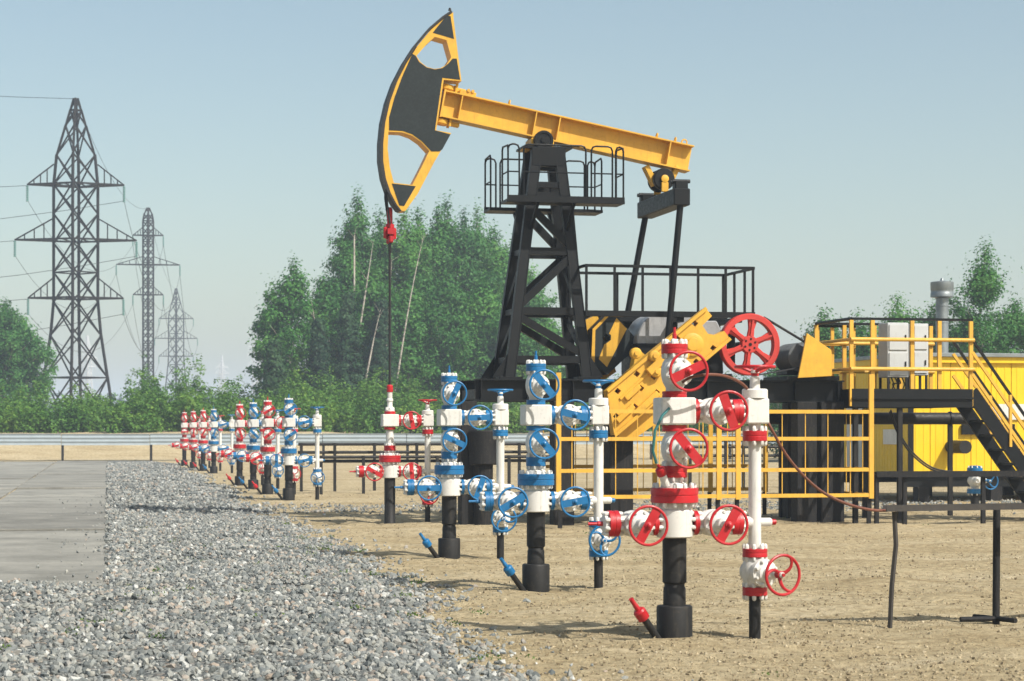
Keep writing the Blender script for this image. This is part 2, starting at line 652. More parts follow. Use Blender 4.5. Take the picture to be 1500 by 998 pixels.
# grit and stray stones kicked onto the slabs
n = 420
v = rng.uniform(0.05, 30, n) ** 1.0
u = -np.abs(rng.exponential(0.35, n)) - .03
kk = (u > -2.4) & (v < 30)
fr = rng.random(n) < .3
v = np.where(fr, np.abs(rng.exponential(.25, n)) + .03, v)
u = np.where(fr, rng.uniform(-2.4, -.05, n), u)
P = np.stack([SL0.x + RC * u - RS * v, SL0.y + RS * u + RC * v, np.full(n, .078)], 1)[kk]
stones('slab_grit', P, sz(len(P), 0.006, 0.035), OCT_V, OCT_F, 'gravel', 0.2)

# a thin grey gravel track crossing behind the pumping well
n = 5200
a = rng.uniform(-9.5, 16, n); w = rng.normal(0, 1.5, n) + 7.0
P = np.stack([-2.17 + CA * a - SA * w, 36.9 + SA * a + CA * w], 1)
P = np.concatenate([P, ground_z(P[:, 0], P[:, 1])[:, None] + 0.008], 1)
stones('track_gravel', P, sz(n, 0.02, 0.06), OCT_V, OCT_F, 'gravel', 0.2)

# clods and grit on the sand
n = 62000
d = 13.0 * (60 / 13.0) ** (rng.random(n) ** 1.15)
x = rng.uniform(-0.28, 0.30, n) * d * 1.15
vv = (x - SL0.x) * (-RS) + (d - SL0.y) * RC
uu = (x - SL0.x) * RC + (d - SL0.y) * RS
k = uu > g_edge(vv) - 0.1
k &= vnoise(x * 0.5, d * 1.3, 21) + rng.normal(0, 0.25, n) > -0.02
P = np.stack([x[k], d[k], ground_z(x[k], d[k]) + 0.003], 1)
stones('sand_clods', P, sz(len(P), 0.006, 0.024), OCT_V, OCT_F, 'clod', 0.25)


# ------------------------------------------------------------------ wellheads
CACHE = {}


def cached(key, fn):
    if key not in CACHE:
        CACHE[key] = fn()
    return CACHE[key]


def bolt_ring_mesh(Rr, n, h0, h1, r=0.018):
    """white domed nuts on both faces of a flange whose faces are at h0 and h1"""
    def f():
        b_ = MB()
        for k in range(n):
            a = 2 * math.pi * (k + 0.5) / n
            for h, s_ in ((h0, -1), (h1, 1)):
                b_.lathe((Rr * math.cos(a), Rr * math.sin(a), h), (0, 0, s_),
                         [(r, -0.002), (r, 0.022), (r * 0.75, 0.034), (r * 0.3, 0.04)], 7)
        return b_.mesh('bolt_ring', 'white', smooth=40)
    return cached(('bolts', Rr, n, h0, h1), f)


def flange_mesh(Rr, h, col):
    def f():
        g = h / 2
        b_ = MB()
        b_.lathe((0, 0, 0), (0, 0, 1), [(Rr * .96, 0), (Rr, .004), (Rr, g - .007), (Rr * .975, g - .004), (Rr * .975, g + .004),
                                        (Rr, g + .007), (Rr, h - .004), (Rr * .96, h)], 28)
        return b_.mesh('flange', col)
    return cached(('fl', Rr, h, col), f)


AXROT = {'z': (0, 0, 0), 'x': (0, R(90), 0)}


def flange(parent, col, Rr, h, start, axis='z', bolts=8, at=(0, 0, 0), name='flange'):
    p = Vector(at) + (Vector((0, 0, start)) if axis == 'z' else Vector((start, 0, 0)))
    o = link(name, flange_mesh(Rr, h, col), parent, p, AXROT[axis])
    if bolts:
        link('bolt_ring', bolt_ring_mesh(round(Rr * .83, 4), bolts, 0.0, h), o, kind='stuff')
    return o


def valve_mesh():
    b_ = MB()
    b_.lathe((0, 0, -.165), (0, 0, 1), [(.072, 0), (.072, .04), (.082, .06), (.098, .09), (.108, .13), (.111, .165), (.108, .20),
                                        (.098, .24), (.082, .27), (.072, .29), (.072, .33)], 22)
    b_.lathe((0, 0, 0), (0, -1, 0), [(.10, 0), (.10, .10), (.115, .105), (.115, .15), (.09, .155), (.075, .185), (.05, .195), (.045, .27), (.028, .275),
                                     (.022, .40)], 18)
    b_.lathe((0, 0, 0), (0, 1, 0), [(.085, 0), (.085, .10), (.06, .125), (.03, .15)], 16)
    for k in range(8):
        a = 2 * math.pi * (k + .5) / 8
        b_.lathe((.098 * math.cos(a), -.148, .098 * math.sin(a)), (0, -1, 0), [(.015, 0), (.015, .02), (.009, .034)], 7)
    return b_.mesh('valve', 'white', smooth=40)


def wheel_bar_mesh(col):
    b_ = MB()
    b_.torus((0, 0, 0), (0, -1, 0), .152, .0115, 40, 9)
    b_.box((0, .004, 0), (.074, .012, .288))
    b_.lathe((0, .02, 0), (0, -1, 0), [(.03, 0), (.03, .03), (.016, .034), (.016, .055), (.008, .06)], 12)
    return b_.mesh('handwheel', col)


def wheel_three_mesh(col, Rr=.158):
    b_ = MB()
    b_.torus((0, 0, 0), (0, -1, 0), Rr, .0125, 40, 9)
    for k in range(3):
        a0 = 2 * math.pi * k / 3 + 0.5
        pts = []
        for q in range(7):
            tt = q / 6
            rr = Rr * tt
            a = a0 + 0.75 * tt * tt
            pts.append((rr * math.cos(a), .05 * (1 - tt) ** 1.5, rr * math.sin(a)))
        b_.path(pts, [.017, .016, .015, .014, .013, .012, .012], 7)
    b_.lathe((0, .075, 0), (0, -1, 0), [(.032, 0), (.032, .05), (.014, .056), (.014, .09)], 12)
    return b_.mesh('handwheel', col)


def handwheel(valve, col, ang, kind='bar', dist=.40):
    me = cached(('wheel', kind, col), lambda: wheel_bar_mesh(col) if kind == 'bar' else wheel_three_mesh(col))
    return link('handwheel', me, valve, (0, -dist, 0), (0, R(ang), 0))


def valve(parent, col, pos, flow='z', ang=30, kind='bar', extra_yaw=0):
    me = cached('valve', valve_mesh)
    if flow == 'z':
        o = link('valve', me, parent, pos, (0, 0, R(extra_yaw)))
        handwheel(o, col, ang, kind)
    else:
        o = link('valve', me, parent, pos, (0, R(90), 0))
        handwheel(o, col, ang - 90, kind)
    return o


def simple(key, fn, name, mat, parent, bevel=0, kind=None):
    me = cached((key, mat), lambda: fn().mesh(name, mat, bevel=bevel))
    return link(name, me, parent, kind=kind)


def bx(c, s_):
    return lambda: MB().box(c, s_)


def la(org, ax, prof, n=24):
    return lambda: MB().lathe(org, ax, prof, n)


def wellhead(pos, col, label, group=None, angs=(25, -50, -20, 40, 30, 25), pump=False, extra='', yaw=12.0, sleeve=True, lower_yaw=-5):
    t = thing('wellhead', label, 'wellhead', (pos.x, pos.y, 0), R(yaw), group)
    if sleeve:
        simple('casing', la((0, 0, -.06), (0, 0, 1), [(.145, 0), (.145, .315), (.138, .33), (.092, .335), (.09, .47), (.082, .485), (.082, .505), (.097, .52),
                                                      (.097, .885)]), 'casing_pipe', 'dark_pipe', t)
    else:
        simple('casing2', la((0, 0, -.06), (0, 0, 1), [(.105, 0), (.105, .09), (.098, .1), (.098, .885)]), 'casing_pipe', 'dark_pipe', t)
    simple('head', la((0, 0, .82), (0, 0, 1), [(.138, 0), (.147, .008), (.147, .215), (.138, .225), (.125, .23), (.125, .285)], 28), 'casing_head', 'white', t)
    flange(t, col, .193, .12, 1.10, bolts=12, name='casing_flange')
    simple('neck', la((0, 0, 1.22), (0, 0, 1), [(.115, 0), (.105, .03), (.075, .05), (.075, .085)]), 'neck', 'white', t)
    flange(t, col, .104, .095, 1.302, bolts=8)
    if not pump:
        valve(t, col, (0, 0, 1.54), 'z', angs[0])
    else:
        simple('spool', la((0, 0, 1.39), (0, 0, 1), [(.09, 0), (.075, .03), (.068, .06), (.068, .27)]), 'spool', 'white', t)
    flange(t, col, .102, .05, 1.675, bolts=0)
    simple('block', bx((0, 0, 1.838), (.29, .26, .218)), 'cross_block', 'white', t, bevel=.012)
    flange(t, col, .10, .05, 1.948, bolts=0)
    if not pump:
        valve(t, col, (0, 0, 2.15), 'z', angs[1])
        flange(t, col, .107, .08, 2.30, bolts=8)
        simple('cap', la((0, 0, 2.38), (0, 0, 1), [(.085, 0), (.085, .012), (.03, .02), (.03, .04)]), 'top_cap', 'white', t)
        simple('pin', la((0, 0, 2.40), (0, 0, 1), [(.018, 0), (.018, .06), (.012, .065), (.012, .115)], 10), 'pin', col, t)
    else:
        flange(t, 'white', .085, .03, 2.0, bolts=6)
        simple('stuff', la((0, 0, 2.02), (0, 0, 1), [(.07, 0), (.06, .05), (.048, .07), (.048, .15), (.06, .16), (.06, .19), (.045, .21), (.045, .34)]),
               'stuffing_box', 'white', t)
        simple('gland', la((0, 0, 2.34), (0, 0, 1), [(.052, 0), (.056, .02), (.056, .11), (.04, .13)]), 'gland_nut', 'red', t)
    # right-hand outlets: upper and lower
    for z, ag, nm in ((1.838, angs[2], 'u'), (.935, angs[3], 'l')):
        flange(t, col, .10, .04, .150, 'x', 8, (0, 0, z))
        valve(t, col, (.33, 0, z), 'x', ag)
        flange(t, col, .10, .085, .475, 'x', 8, (0, 0, z))
        simple('link' + nm, la((.55, 0, z), (1, 0, 0), [(.075, 0), (.05, .03), (.05, .10)], 16), 'connector_pipe', 'white', t)
    # left outlet
    flange(t, col, .10, .04, -.19, 'x', 8, (0, 0, .935))
    valve(t, col, (-.33, 0, .935), 'x', angs[4])
    flange(t, col, .105, .09, -.56, 'x', 8, (0, 0, .935))
    simple('lcap', la((-.56, 0, .935), (-1, 0, 0), [(.08, 0), (.08, .03), (.05, .04)], 16), 'blind_cap', 'white', t)
    simple('lpin', la((-.59, 0, .935), (-1, 0, 0), [(.02, 0), (.02, .05), (.013, .055), (.013, .13)], 10), 'pin', col, t)
    # riser with choke valve on top and stop valve at the foot
    simple('rblock', bx((.68, 0, 1.84), (.19, .18, .21)), 'riser_block', 'white', t, bevel=.012)
    simple('rcap', la((.68, 0, 1.945), (0, 0, 1), [(.105, 0), (.105, .065), (.095, .075), (.042, .078), (.04, .17), (.028, .175), (.028, .20), (.036, .205), (.036, .225), (.02, .23)], 20),
           'choke_bonnet', 'white', t)
    o = link('handwheel', cached(('wheel', 'three', col), lambda: wheel_three_mesh(col)), t, (.68, 0, 2.20), (R(-90), 0, R(angs[5])))
    flange(t, col, .10, .085, 1.595, bolts=8, at=(.68, 0, 0))
    simple('riser', la((.68, 0, .71), (0, 0, 1), [(.052, 0), (.052, .89), (.06, .9), (.052, .97), (.052, 1.04)], 18), 'riser_pipe', 'white', t)
    simple('stub', la((.72, 0, .935), (1, 0, 0), [(.036, 0), (.036, .09), (.03, .095), (.03, .10)], 14), 'riser_stub', 'white', t)
    simple('stubtip', la((.82, 0, .935), (1, 0, 0), [(.024, 0), (.024, .035), (.018, .04)], 12), 'stub_plug', col, t)
    flange(t, col, .102, .07, .652, bolts=8, at=(.68, 0, 0))
    valve(t, col, (.68, 0, .53), 'z', angs[5], 'three', lower_yaw)
    flange(t, col, .102, .07, .34, bolts=8, at=(.68, 0, 0))
    simple('flow', la((.68, 0, -.06), (0, 0, 1), [(.048, 0), (.048, .40)], 16), 'flowline_pipe', 'dark_pipe', t)
    if pump:
        return t
    # slanted vent pipe at the foot
    d = Vector((-.55, -.25, .72)).normalized()
    p0 = Vector((-.13, -.06, -.03))
    simple('vent', lambda: MB().tube(p0 - d * .05, p0 + d * .30, .030, .030, 12), 'vent_pipe', 'dark_pipe', t)
    simple('ventcap', la(p0 + d * .27, d, [(.03, 0), (.05, .01), (.052, .085), (.04, .10), (.022, .105), (.022, .15), (.019, .155), (.019, .22)], 14), 'vent_cap', col, t)
    return t


def well_pos(x, y):
    return G(x, y)


W1 = wellhead(G(988, 936), 'red', 'red and white wellhead with a hose, its brown cable running to the long steel tray', angs=(-40, 65, 160, 30, 30, 10), lower_yaw=15)
W2 = wellhead(G(785, 864), 'blue', 'blue and white wellhead beside the red one with the cable', angs=(-42, -40, 103, 80, 60, 40))
W3 = wellhead(G(658, 819), 'blue', 'blue and white wellhead next to the well under the horsehead', angs=(-65, 25, 88, 20, 90, 70))
WP = G(571, 768)
W4 = wellhead(WP, 'red', 'red and white wellhead with stuffing box and polished rod under the horsehead', angs=(0, 0, -12, -5, -62, 20), pump=True, sleeve=False)
g2 = 'four closely spaced wellheads in the middle of the row'
g3 = 'four far wellheads at the end of the row by the guardrail'
wellhead(G(423, 732), 'blue', 'blue and white wellhead nearest the dark pipe racks, end of the middle four', g2, (55, 55, 75, 75, 0, 30))
wellhead(G(392, 724.5), 'red', 'red wellhead between two blue ones in the middle four', g2, (50, 60, 20, 30, 60, 10))
wellhead(G(371, 717), 'blue', 'blue wellhead between two red ones in the middle four', g2, (-45, -40, 20, 30, 80, 50))
wellhead(G(351, 711), 'red', 'red wellhead of the middle four, at the end towards the guardrail', g2, (-20, -30, 20, 30, 60, 70))
wellhead(G(313, 694), 'blue', 'the only blue wellhead among the far four', g3, (20, -35, 75, 80, 60, 20))
for x, y, a, lab in ((297.5, 690, 30, 'red wellhead right next to the far blue one'), (283, 686.3, 5, 'red wellhead standing between two other red ones near the guardrail'),
                     (270, 682.8, 88, 'last red wellhead of the row, closest to the guardrail')):
    wellhead(G(x, y), 'red', lab, g3, (a, -30, 20, 30, 70, 30))

# hose and sampling nipple on the red well (parts of it)
b_ = MB()
p = [(-.09, -.16, 1.86), (-.16, -.2, 1.80), (-.22, -.2, 1.68), (-.235, -.19, 1.52), (-.20, -.17, 1.42)]
b_.path(p, .012, 8)
b_.build('hose', 'hose', W1)
b_ = MB().lathe((-.10, -.12, 1.24), (-.45, -.2, .9), [(.032, 0), (.032, .1), (.03, .12)], 12)
b_.build('sampling_nipple', 'white', W1)
MB().lathe((-.14, -.138, 1.322), (-.45, -.2, .9), [(.034, 0), (.04, .01), (.04, .06), (.03, .07), (.012, .075), (.012, .1)], 12).build('nipple_cap', 'red', W1)

# brown cable from the red well to the tray
pts = [W(1000, 560, 16.55), W(1012, 553, 16.5), W(1035, 549, 16.5), W(1062, 551, 16.6), W(1088, 563, 16.8), W(1105, 585, 17.05), W(1120, 610, 17.1), W(1132, 632, 17.1),
       W(1150, 664, 17.2), W(1175, 695, 17.3), W(1205, 721, 17.4), W(1240, 738, 17.5), W(1275, 747, 17.7), W(1300, 748, 17.85)]


def smooth_path(pts, k=4):
    o_ = []
    n = len(pts)
    for i in range(n - 1):
        p0, p1, p2, p3 = pts[max(i - 1, 0)], pts[i], pts[i + 1], pts[min(i + 2, n - 1)]
        for q in range(k):
            t_ = q / k
            o_.append(0.5 * ((2 * p1) + (p2 - p0) * t_ + (2 * p0 - 5 * p1 + 4 * p2 - p3) * t_ ** 2 + (3 * p1 - p0 - 3 * p2 + p3) * t_ ** 3))
    o_.append(pts[-1])
    return o_


tag(MB().path(smooth_path(pts), .0125, 8).build('cable', 'rust_cable'), 'brown cable hanging from the red wellhead down to the steel tray', 'cable')


# ------------------------------------------------------------------ site frame of the pump
class Site:
    def __init__(s, org):
        s.o = org

    def w(s, x, y, z=0.0):
        return Vector((s.o.x + CA * x - SA * y, s.o.y + SA * x + CA * y, z))

    def L(s, px, py, y):
        """pixel on the vertical plane at site depth y -> site point"""
        k = (px - 750) / F
        x = (k * (s.o.y + CA * y) - s.o.x + SA * y) / (CA - SA * k)
        Y = s.o.y + SA * x + CA * y
        return Vector((x, y, CAMH + (HZ - py) / F * Y))


S = Site(WP)
L = S.L


def site_thing(name, label, cat, x, y, group=None):
    o = thing(name, label, cat, S.w(x, y), YAW, group)
    o['_'] = 0
    del o['_']
    return o, Vector((x, y, 0))


pump, PO = site_thing('pumpjack', 'yellow and black beam pump with tall horsehead on a black steel tower', 'pumpjack', 3.0, 0.0)


def XZ(pts, y):
    return [(lambda q: (q.x, q.z))(L(px, py, y)) for px, py in pts]


FXZ = lambda u, v, a: Vector((u, a, v))

# horsehead -------------------------------------------------------
HW = .20
arc = [(660, 16), (648, 24), (628, 41), (608, 65), (592, 90), (577, 119), (567, 147), (560, 178), (557, 208), (557, 234), (561, 260), (568, 281), (577, 298), (584, 307)]
outer = [(p[0] + 4, p[1] + 2) for p in arc] + [(594, 309), (612, 284), (636, 238), (661, 195), (639, 191), (643, 166), (650, 117), (676, 119), (670, 72), (664, 24)]
hole_up = [(637, 54), (654, 59), (661, 84), (654, 95), (645, 100), (636, 101), (625, 98), (616, 91), (610, 82), (624, 66)]
hole_lo = [(569, 193), (590, 194), (604, 199), (617, 208), (629, 221), (617, 246), (604, 271), (577, 268), (571, 245), (568, 218)]
hh = MB(PO).prism(XZ(outer, -HW), [XZ(hole_up, -HW), XZ(hole_lo, -HW)], -HW, HW, FXZ).build('horsehead', 'yellow', pump, bevel=0)
for pts in ([(654, 23), (660, 24), (665, 57), (634, 48)],
            [(604, 79), (609, 82), (614, 91), (625, 99), (637, 102), (648, 100), (656, 94), (663, 86), (669, 86), (674, 117), (648, 114), (637, 191), (660, 197), (648, 219), (644, 222), (632, 222), (618, 207), (604, 197),
             (590, 192), (570, 191), (570, 172), (578, 143), (589, 113)],
            [(574, 269), (609, 273), (592, 302), (585, 301)]):
    for s_ in (-1, 1):
        MB(PO).prism(XZ(pts, -HW), [], s_ * HW, s_ * (HW + .006), FXZ).build('black_panel', 'panel_grey', hh)
# cable track along the arc
inner = [(p[0] + (4.2 if i > 4 else 3), p[1] + 2) for i, p in enumerate(arc)]
MB(PO).prism(XZ(arc + inner[::-1], -HW), [], -HW - .02, HW + .02, FXZ).build('cable_track', 'rubber', hh)
p = L(659, 16, 0)
MB(PO).tube(p, p + Vector((0, 0, .05)), .03, .02, 8).build('tip_pin', 'rubber', hh)

# walking beam -----------------------------------------------------
yb = -.17
tl, bl, tr, br = L(653, 131, yb), L(645, 171, yb), L(1018, 214.5, yb), L(1010, 250, yb)
a0 = (tl + bl) / 2
a1 = (tr + br) / 2
a0.y = a1.y = 0
bd = (a1 - a0).normalized()
BL = (a1 - a0).length
bu = Vector((-bd.z, 0, bd.x))
BH = .48
Yv = Vector((0, 1, 0))


def beam_pt(s_, y, h):
    return a0 + bd * s_ + Yv * y + bu * h


mb = MB(PO)
for hh_, th, w_ in ((BH / 2 - .0125, .025, .34), (-BH / 2 + .0125, .025, .34)):
    mb.box(beam_pt(BL / 2, 0, hh_), (BL, w_, th), (bd, Yv, bu))
mb.box(beam_pt(BL / 2, 0, 0), (BL, .03, BH - .05), (bd, Yv, bu))
beam = mb.build('walking_beam', 'yellow', pump)
for px in (668, 781, 817, 985):
    q = L(px, 190, -.1)
    s_ = (q - a0).dot(bd) if px > 0 else 0
    for sd in (-1, 1):
        MB(PO).box(beam_pt(max(.1, s_), sd * .09, 0), (.02, .148, BH - .052), (bd, Yv, bu)).build('stiffener', 'yellow', beam)
MB(PO).box(beam_pt(.0, 0, 0), (.03, .36, BH + .02), (bd, Yv, bu)).build('end_plate', 'yellow', beam)
# horsehead hinge brackets and clamps
for h_, nm in ((BH / 2 + .07, 'upper_hinge'), (-BH / 2 - .07, 'lower_hinge')):
    o = MB(PO).lathe(beam_pt(.05, 0, h_ - .05), bu, [(.12, 0), (.14, .02), (.14, .08), (.12, .10)], 18).build(nm, 'yellow', beam)
    MB(PO).bar(beam_pt(-.2, 0, h_), beam_pt(.38, 0, h_), .12, .07, bu).build('hinge_arm', 'yellow', o, bevel=.01)
    for yy in (-.1, .1):
        MB(PO).tube(beam_pt(.2, yy, h_ - .06), beam_pt(.2, yy, h_ + .09), .025, None, 8).build('hinge_bolt', 'yellow', o)
for s_ in (.42, .50):
    MB(PO).tube(beam_pt(s_, -.12, BH / 2 + .09), beam_pt(s_, .12, BH / 2 + .09), .03, None, 8).build('clamp_roll', 'yellow', beam)
MB(PO).box(beam_pt(.42, 0, BH / 2 + .04), (.3, .2, .08), (bd, Yv, bu)).build('clamp_base', 'yellow', beam, bevel=.01)
for px in (737, 962, 990, 1004):
    q = L(px, 200, 0)
    s_ = (q - a0).dot(bd)
    MB(PO).torus(beam_pt(s_, 0, BH / 2 + .05), bd if px < 1000 else Yv, .05, .013, 14, 6).build('lifting_lug', 'yellow', beam)

# saddle bearing
sb = L(796, 206, -.3)
sb.y = 0
mb = MB(PO)
mb.box((sb.x, 0, sb.z - .03), (.42, .5, .17))
saddle = mb.build('saddle_bearing', 'yellow', pump, bevel=.02)
for s_ in (-1, 1):
    MB(PO).lathe((sb.x, s_ * .22, sb.z), (0, s_, 0), [(.17, 0), (.175, .02), (.175, .13), (.165, .14), (.13, .14), (.125, .125), (.06, .125), (.055, .15), (.02, .152)], 28).build('bearing_cap', 'black', saddle, smooth=25)
    MB(PO).box((sb.x + s_ * .28, 0, sb.z - .13), (.16, .4, .06)).build('bearing_foot', 'yellow', saddle, bevel=.01)

# tower ------------------------------------------------------------
yt, ybm = .30, .56
legs = {}
mbm = None
for side, (pt, pb) in {'l': ((786, 222), (746, 556)), 'r': ((819, 222), (860, 556))}.items():
    T = L(*pt, -yt)
    B = L(*pb, -ybm)
    for s_ in (-1, 1):
        t_, b2 = Vector((T.x, s_ * yt, T.z)), Vector((B.x, s_ * ybm, B.z))
        legs[side, s_] = (t_, b2)
        mb = MB(PO)
        u = (b2 - t_).normalized()
        sd = Vector((0, 1, 0))
        # H-section leg: two flanges and a web
        xx = sd.cross(u).normalized()
        yy = u.cross(xx)
        mid = (t_ + b2) / 2
        Lg = (b2 - t_).length
        mb.box(mid + xx * .083, (Lg, .14, .016), (u, yy, xx))
        mb.box(mid - xx * .083, (Lg, .14, .016), (u, yy, xx))
        mb.box(mid + yy * (-.05 * 1), (Lg, .016, .15), (u, yy, xx))
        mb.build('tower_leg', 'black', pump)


def leg_at(side, s_, py):
    """point on a leg at the pixel row of the near leg"""
    t_, b2 = legs[side, s_]
    tn, bn = legs[side, -1]
    z = L(800, py, -.45).z
    k = (t_.z - z) / (t_.z - b2.z)
    return t_ + (b2 - t_) * k


def brace(p0, p1, w_=.10, h_=.13, name='brace'):
    return MB(PO).bar(p0, p1, w_, h_).build(name, 'black', pump)


for py in (285, 368, 456, 527):
    for s_ in (-1, 1):
        brace(leg_at('l', s_, py), leg_at('r', s_, py), .09, .13 if py != 285 else .10)
for py in (285, 368, 456, 527):
    for sd in 'lr':
        brace(leg_at(sd, -1, py), leg_at(sd, 1, py), .08, .10)
for (a_, pa, b2, pb) in (('l', 302, 'r', 362), ('r', 374, 'l', 450), ('l', 463, 'r', 520)):
    for s_ in (-1, 1):
        brace(leg_at(a_, s_, pa), leg_at(b2, s_, pb), .09, .13)
for (pa, pb) in ((374, 450), (463, 520)):
    brace(leg_at('l', -1, pa), leg_at('l', 1, pb), .07, .09)
    brace(leg_at('r', 1, pa), leg_at('r', -1, pb), .07, .09)
tz = (legs['l', -1][0] + legs['r', -1][0]) / 2
for yy in (-.30, .30):
    MB(PO).box((tz.x, yy, tz.z - .10), (.62, .16, .34)).build('tower_head', 'black', pump, bevel=.01)
MB(PO).box((tz.x, 0, tz.z + .075), (.9, .62, .04)).build('head_plate', 'black', pump)
for py in (262,):
    for s_ in (-1, 1):
        brace(leg_at('l', s_, 270), leg_at('r', s_, 270), .1, .10)
for side in 'lr':
    for s_ in (-1, 1):
        b2 = legs[side, s_][1]
        MB(PO).box((b2.x, b2.y, b2.z + .02), (.42, .34, .05)).build('foot_plate', 'black', pump, bevel=.005)
        MB(PO).prism([(b2.x - .3 if side == 'l' else b2.x + .3, b2.z + .04), (b2.x, b2.z + .04), (b2.x, b2.z + .5)], [], b2.y - .01, b2.y + .01, FXZ).build('gusset', 'black', pump)
# ladder on the right legs
la0, la1 = leg_at('r', 1, 300), leg_at('r', 1, 556)
off = Vector((.20, -.25, 0))
lad = MB(PO)
for yy in (-.16, .16):
    lad.bar(la0 + off + Vector((0, yy, 0)), la1 + off + Vector((0, yy, 0)), .03, .05)
lad = lad.build('ladder', 'black', pump)
for k in range(11):
    p = la0 + (la1 - la0) * ((k + .5) / 11) + off
    MB(PO).tube(p - Vector((0, .16, 0)), p + Vector((0, .16, 0)), .012, None, 6).build('rung', 'black', lad)

# tower platforms and their rails
dk = L(738, 300, -.75)
dk2 = L(909, 295, -.75)
zdk = (dk.z + dk2.z) / 2
xa, xb = dk.x, dk2.x


def rail_path(pts, r=.017):
    return MB(PO).path(pts, r, 7)


def platform_side(s_):
    y0, y1 = s_ * .50, s_ * 1.05
    d_ = MB(PO).box(((xa + xb) / 2, (y0 + y1) / 2, zdk), (xb - xa, abs(y1 - y0), .05))
    d_ = d_.build('deck', 'black', pump)
    MB(PO).box(((xa + xb) / 2, y1 - s_ * .02, zdk + .03), (xb - xa, .012, .12)).build('toe_board', 'black', d_)
    for xk in (leg_at('l', -1, 300).x, leg_at('r', -1, 300).x):
        p0 = Vector((xk, y1 - s_ * .06, zdk - .02))
        p1 = Vector((xk, s_ * .42, zdk - .45))
        MB(PO).bar(p0, p1, .05, .06).build('bracket', 'black', d_)
    # three rail bays: rounded hoops
    H = .98
    bays = [(xa + .02, xa + .22), (xa + .30, tz.x + .52), (tz.x + .62, xb - .22), (xb - .16, xb - .02)]
    for (q0, q1) in bays:
        yy = y1 - s_ * .03
        pts = [(q0, yy, zdk), (q0, yy, zdk + H - .08), (q0 + .025, yy, zdk + H - .02), (q0 + .08, yy, zdk + H), (q1 - .08, yy, zdk + H), (q1 - .025, yy, zdk + H - .02), (q1, yy, zdk + H - .08), (q1, yy, zdk)]
        r_ = rail_path(pts).build('railing', 'black', pump)
        rail_path([(q0, yy, zdk + .5), (q1, yy, zdk + .5)], .013).build('mid_rail', 'black', r_)
    for q0 in (xa + .02, xb - .02):
        yy0, yy1 = y1 - s_ * .03, y0 + s_ * .02
        pts = [(q0, yy0, zdk + H - .12), (q0, yy0 - s_ * .03, zdk + H - .02), (q0, yy1 + s_ * .05, zdk + H), (q0, yy1, zdk + H - .06), (q0, yy1, zdk)]
        r_ = rail_path(pts).build('railing', 'black', pump)
        rail_path([(q0, yy0, zdk + .5), (q0, yy1, zdk + .5)], .013).build('mid_rail', 'black', r_)


platform_side(-1)
platform_side(1)

# equalizer, pitmans ------------------------------------------------
EQ = L(971, 299, 0)
EY = 1.10
EAX = Vector((0, 1, 0))
mb = MB(PO)
mb.box(EQ, (.30, 2 * EY + .24, .30))
eq = mb.build('equalizer', 'black', pump, bevel=.015)
for s_ in (-1, 1):
    MB(PO).box(EQ + Vector((.0, s_ * EY, .12)), (.24, .20, .36)).build('pitman_joint', 'black', eq, bevel=.02)
    for k in (-.06, .06):
        MB(PO).tube(EQ + Vector((-.16, s_ * EY + k, .28)), EQ + Vector((.16, s_ * EY + k, .28)), .035, None, 10).build('joint_pin', 'black', eq)
bc = L(974, 262, -.25)
for s_ in (-1, 1):
    MB(PO).lathe((bc.x, s_ * .10, bc.z), (0, s_, 0), [(.19, 0), (.2, .02), (.2, .10), (.18, .12), (.08, .122), (.075, .15), (.05, .155)], 24).build('tail_bearing', 'black', eq)
    MB(PO).lathe((bc.x, s_ * .24, bc.z), (0, s_, 0), [(.075, 0), (.07, .03), (.03, .04)], 16).build('bearing_hub', 'yellow', eq)
    MB(PO).box((bc.x, s_ * .24, bc.z - .15), (.13, .05, .18)).build('bearing_stand', 'yellow', eq, bevel=.01)
    for k in (-1, 1):
        MB(PO).bar(Vector((bc.x + k * .30, s_ * .06, bc.z + .25)), Vector((bc.x + k * .12, s_ * .06, bc.z - .1)), .08, .10).build('hanger', 'yellow', eq, bevel=.01)
for s_, pb in ((-1, (977, 512)), (1, (916, 478))):
    t_ = EQ + Vector((.03, s_ * EY, .15))
    b2 = L(*pb, s_ * EY)
    o = MB(PO).tube(t_, b2, .058, None, 14).build('pitman_arm', 'black', pump)
    MB(PO).lathe(b2 - Vector((0, .09, 0)), (0, 1, 0), [(.13, 0), (.14, .01), (.14, .17), (.13, .18)], 18).build('wrist_pin', 'black', o)

# cranks and counterweights --------------------------------------------
yc = -1.38
cr = [(889, 573), (953, 517), (1034, 452), (1043, 463), (1029, 477), (1037, 489), (1049, 491), (1061, 485), (1069, 496), (1026, 531), (1000, 554), (953, 594), (900, 638)]
hl = []
for cx, cy in ((905, 573), (933, 548), (1018, 474), (992, 496), (921, 583), (939, 569), (958, 552), (1045, 510), (1020, 530), (903, 610), (930, 596), (962, 575)):
    hl.append([(cx - 5, cy + .5), (cx - .5, cy - 5), (cx + 5, cy - .5), (cx + .5, cy + 5)])
crank = MB(PO).prism(XZ(cr, yc - .13), [XZ(h_, yc - .13) for h_ in hl], yc - .13, yc + .13, FXZ).build('crank', 'yellow', pump)
c0 = L(1014, 505, yc - .13)
MB(PO).lathe((c0.x, yc - .12, c0.z), (0, -1, 0), [(.20, 0), (.20, .05), (.17, .06), (.12, .065), (.11, .10), (.04, .105)], 24).build('crank_hub', 'yellow', crank)
cdir = (L(1034, 460, yc) - L(895, 590, yc)).normalized()
cprp = Vector((-cdir.z, 0, cdir.x))
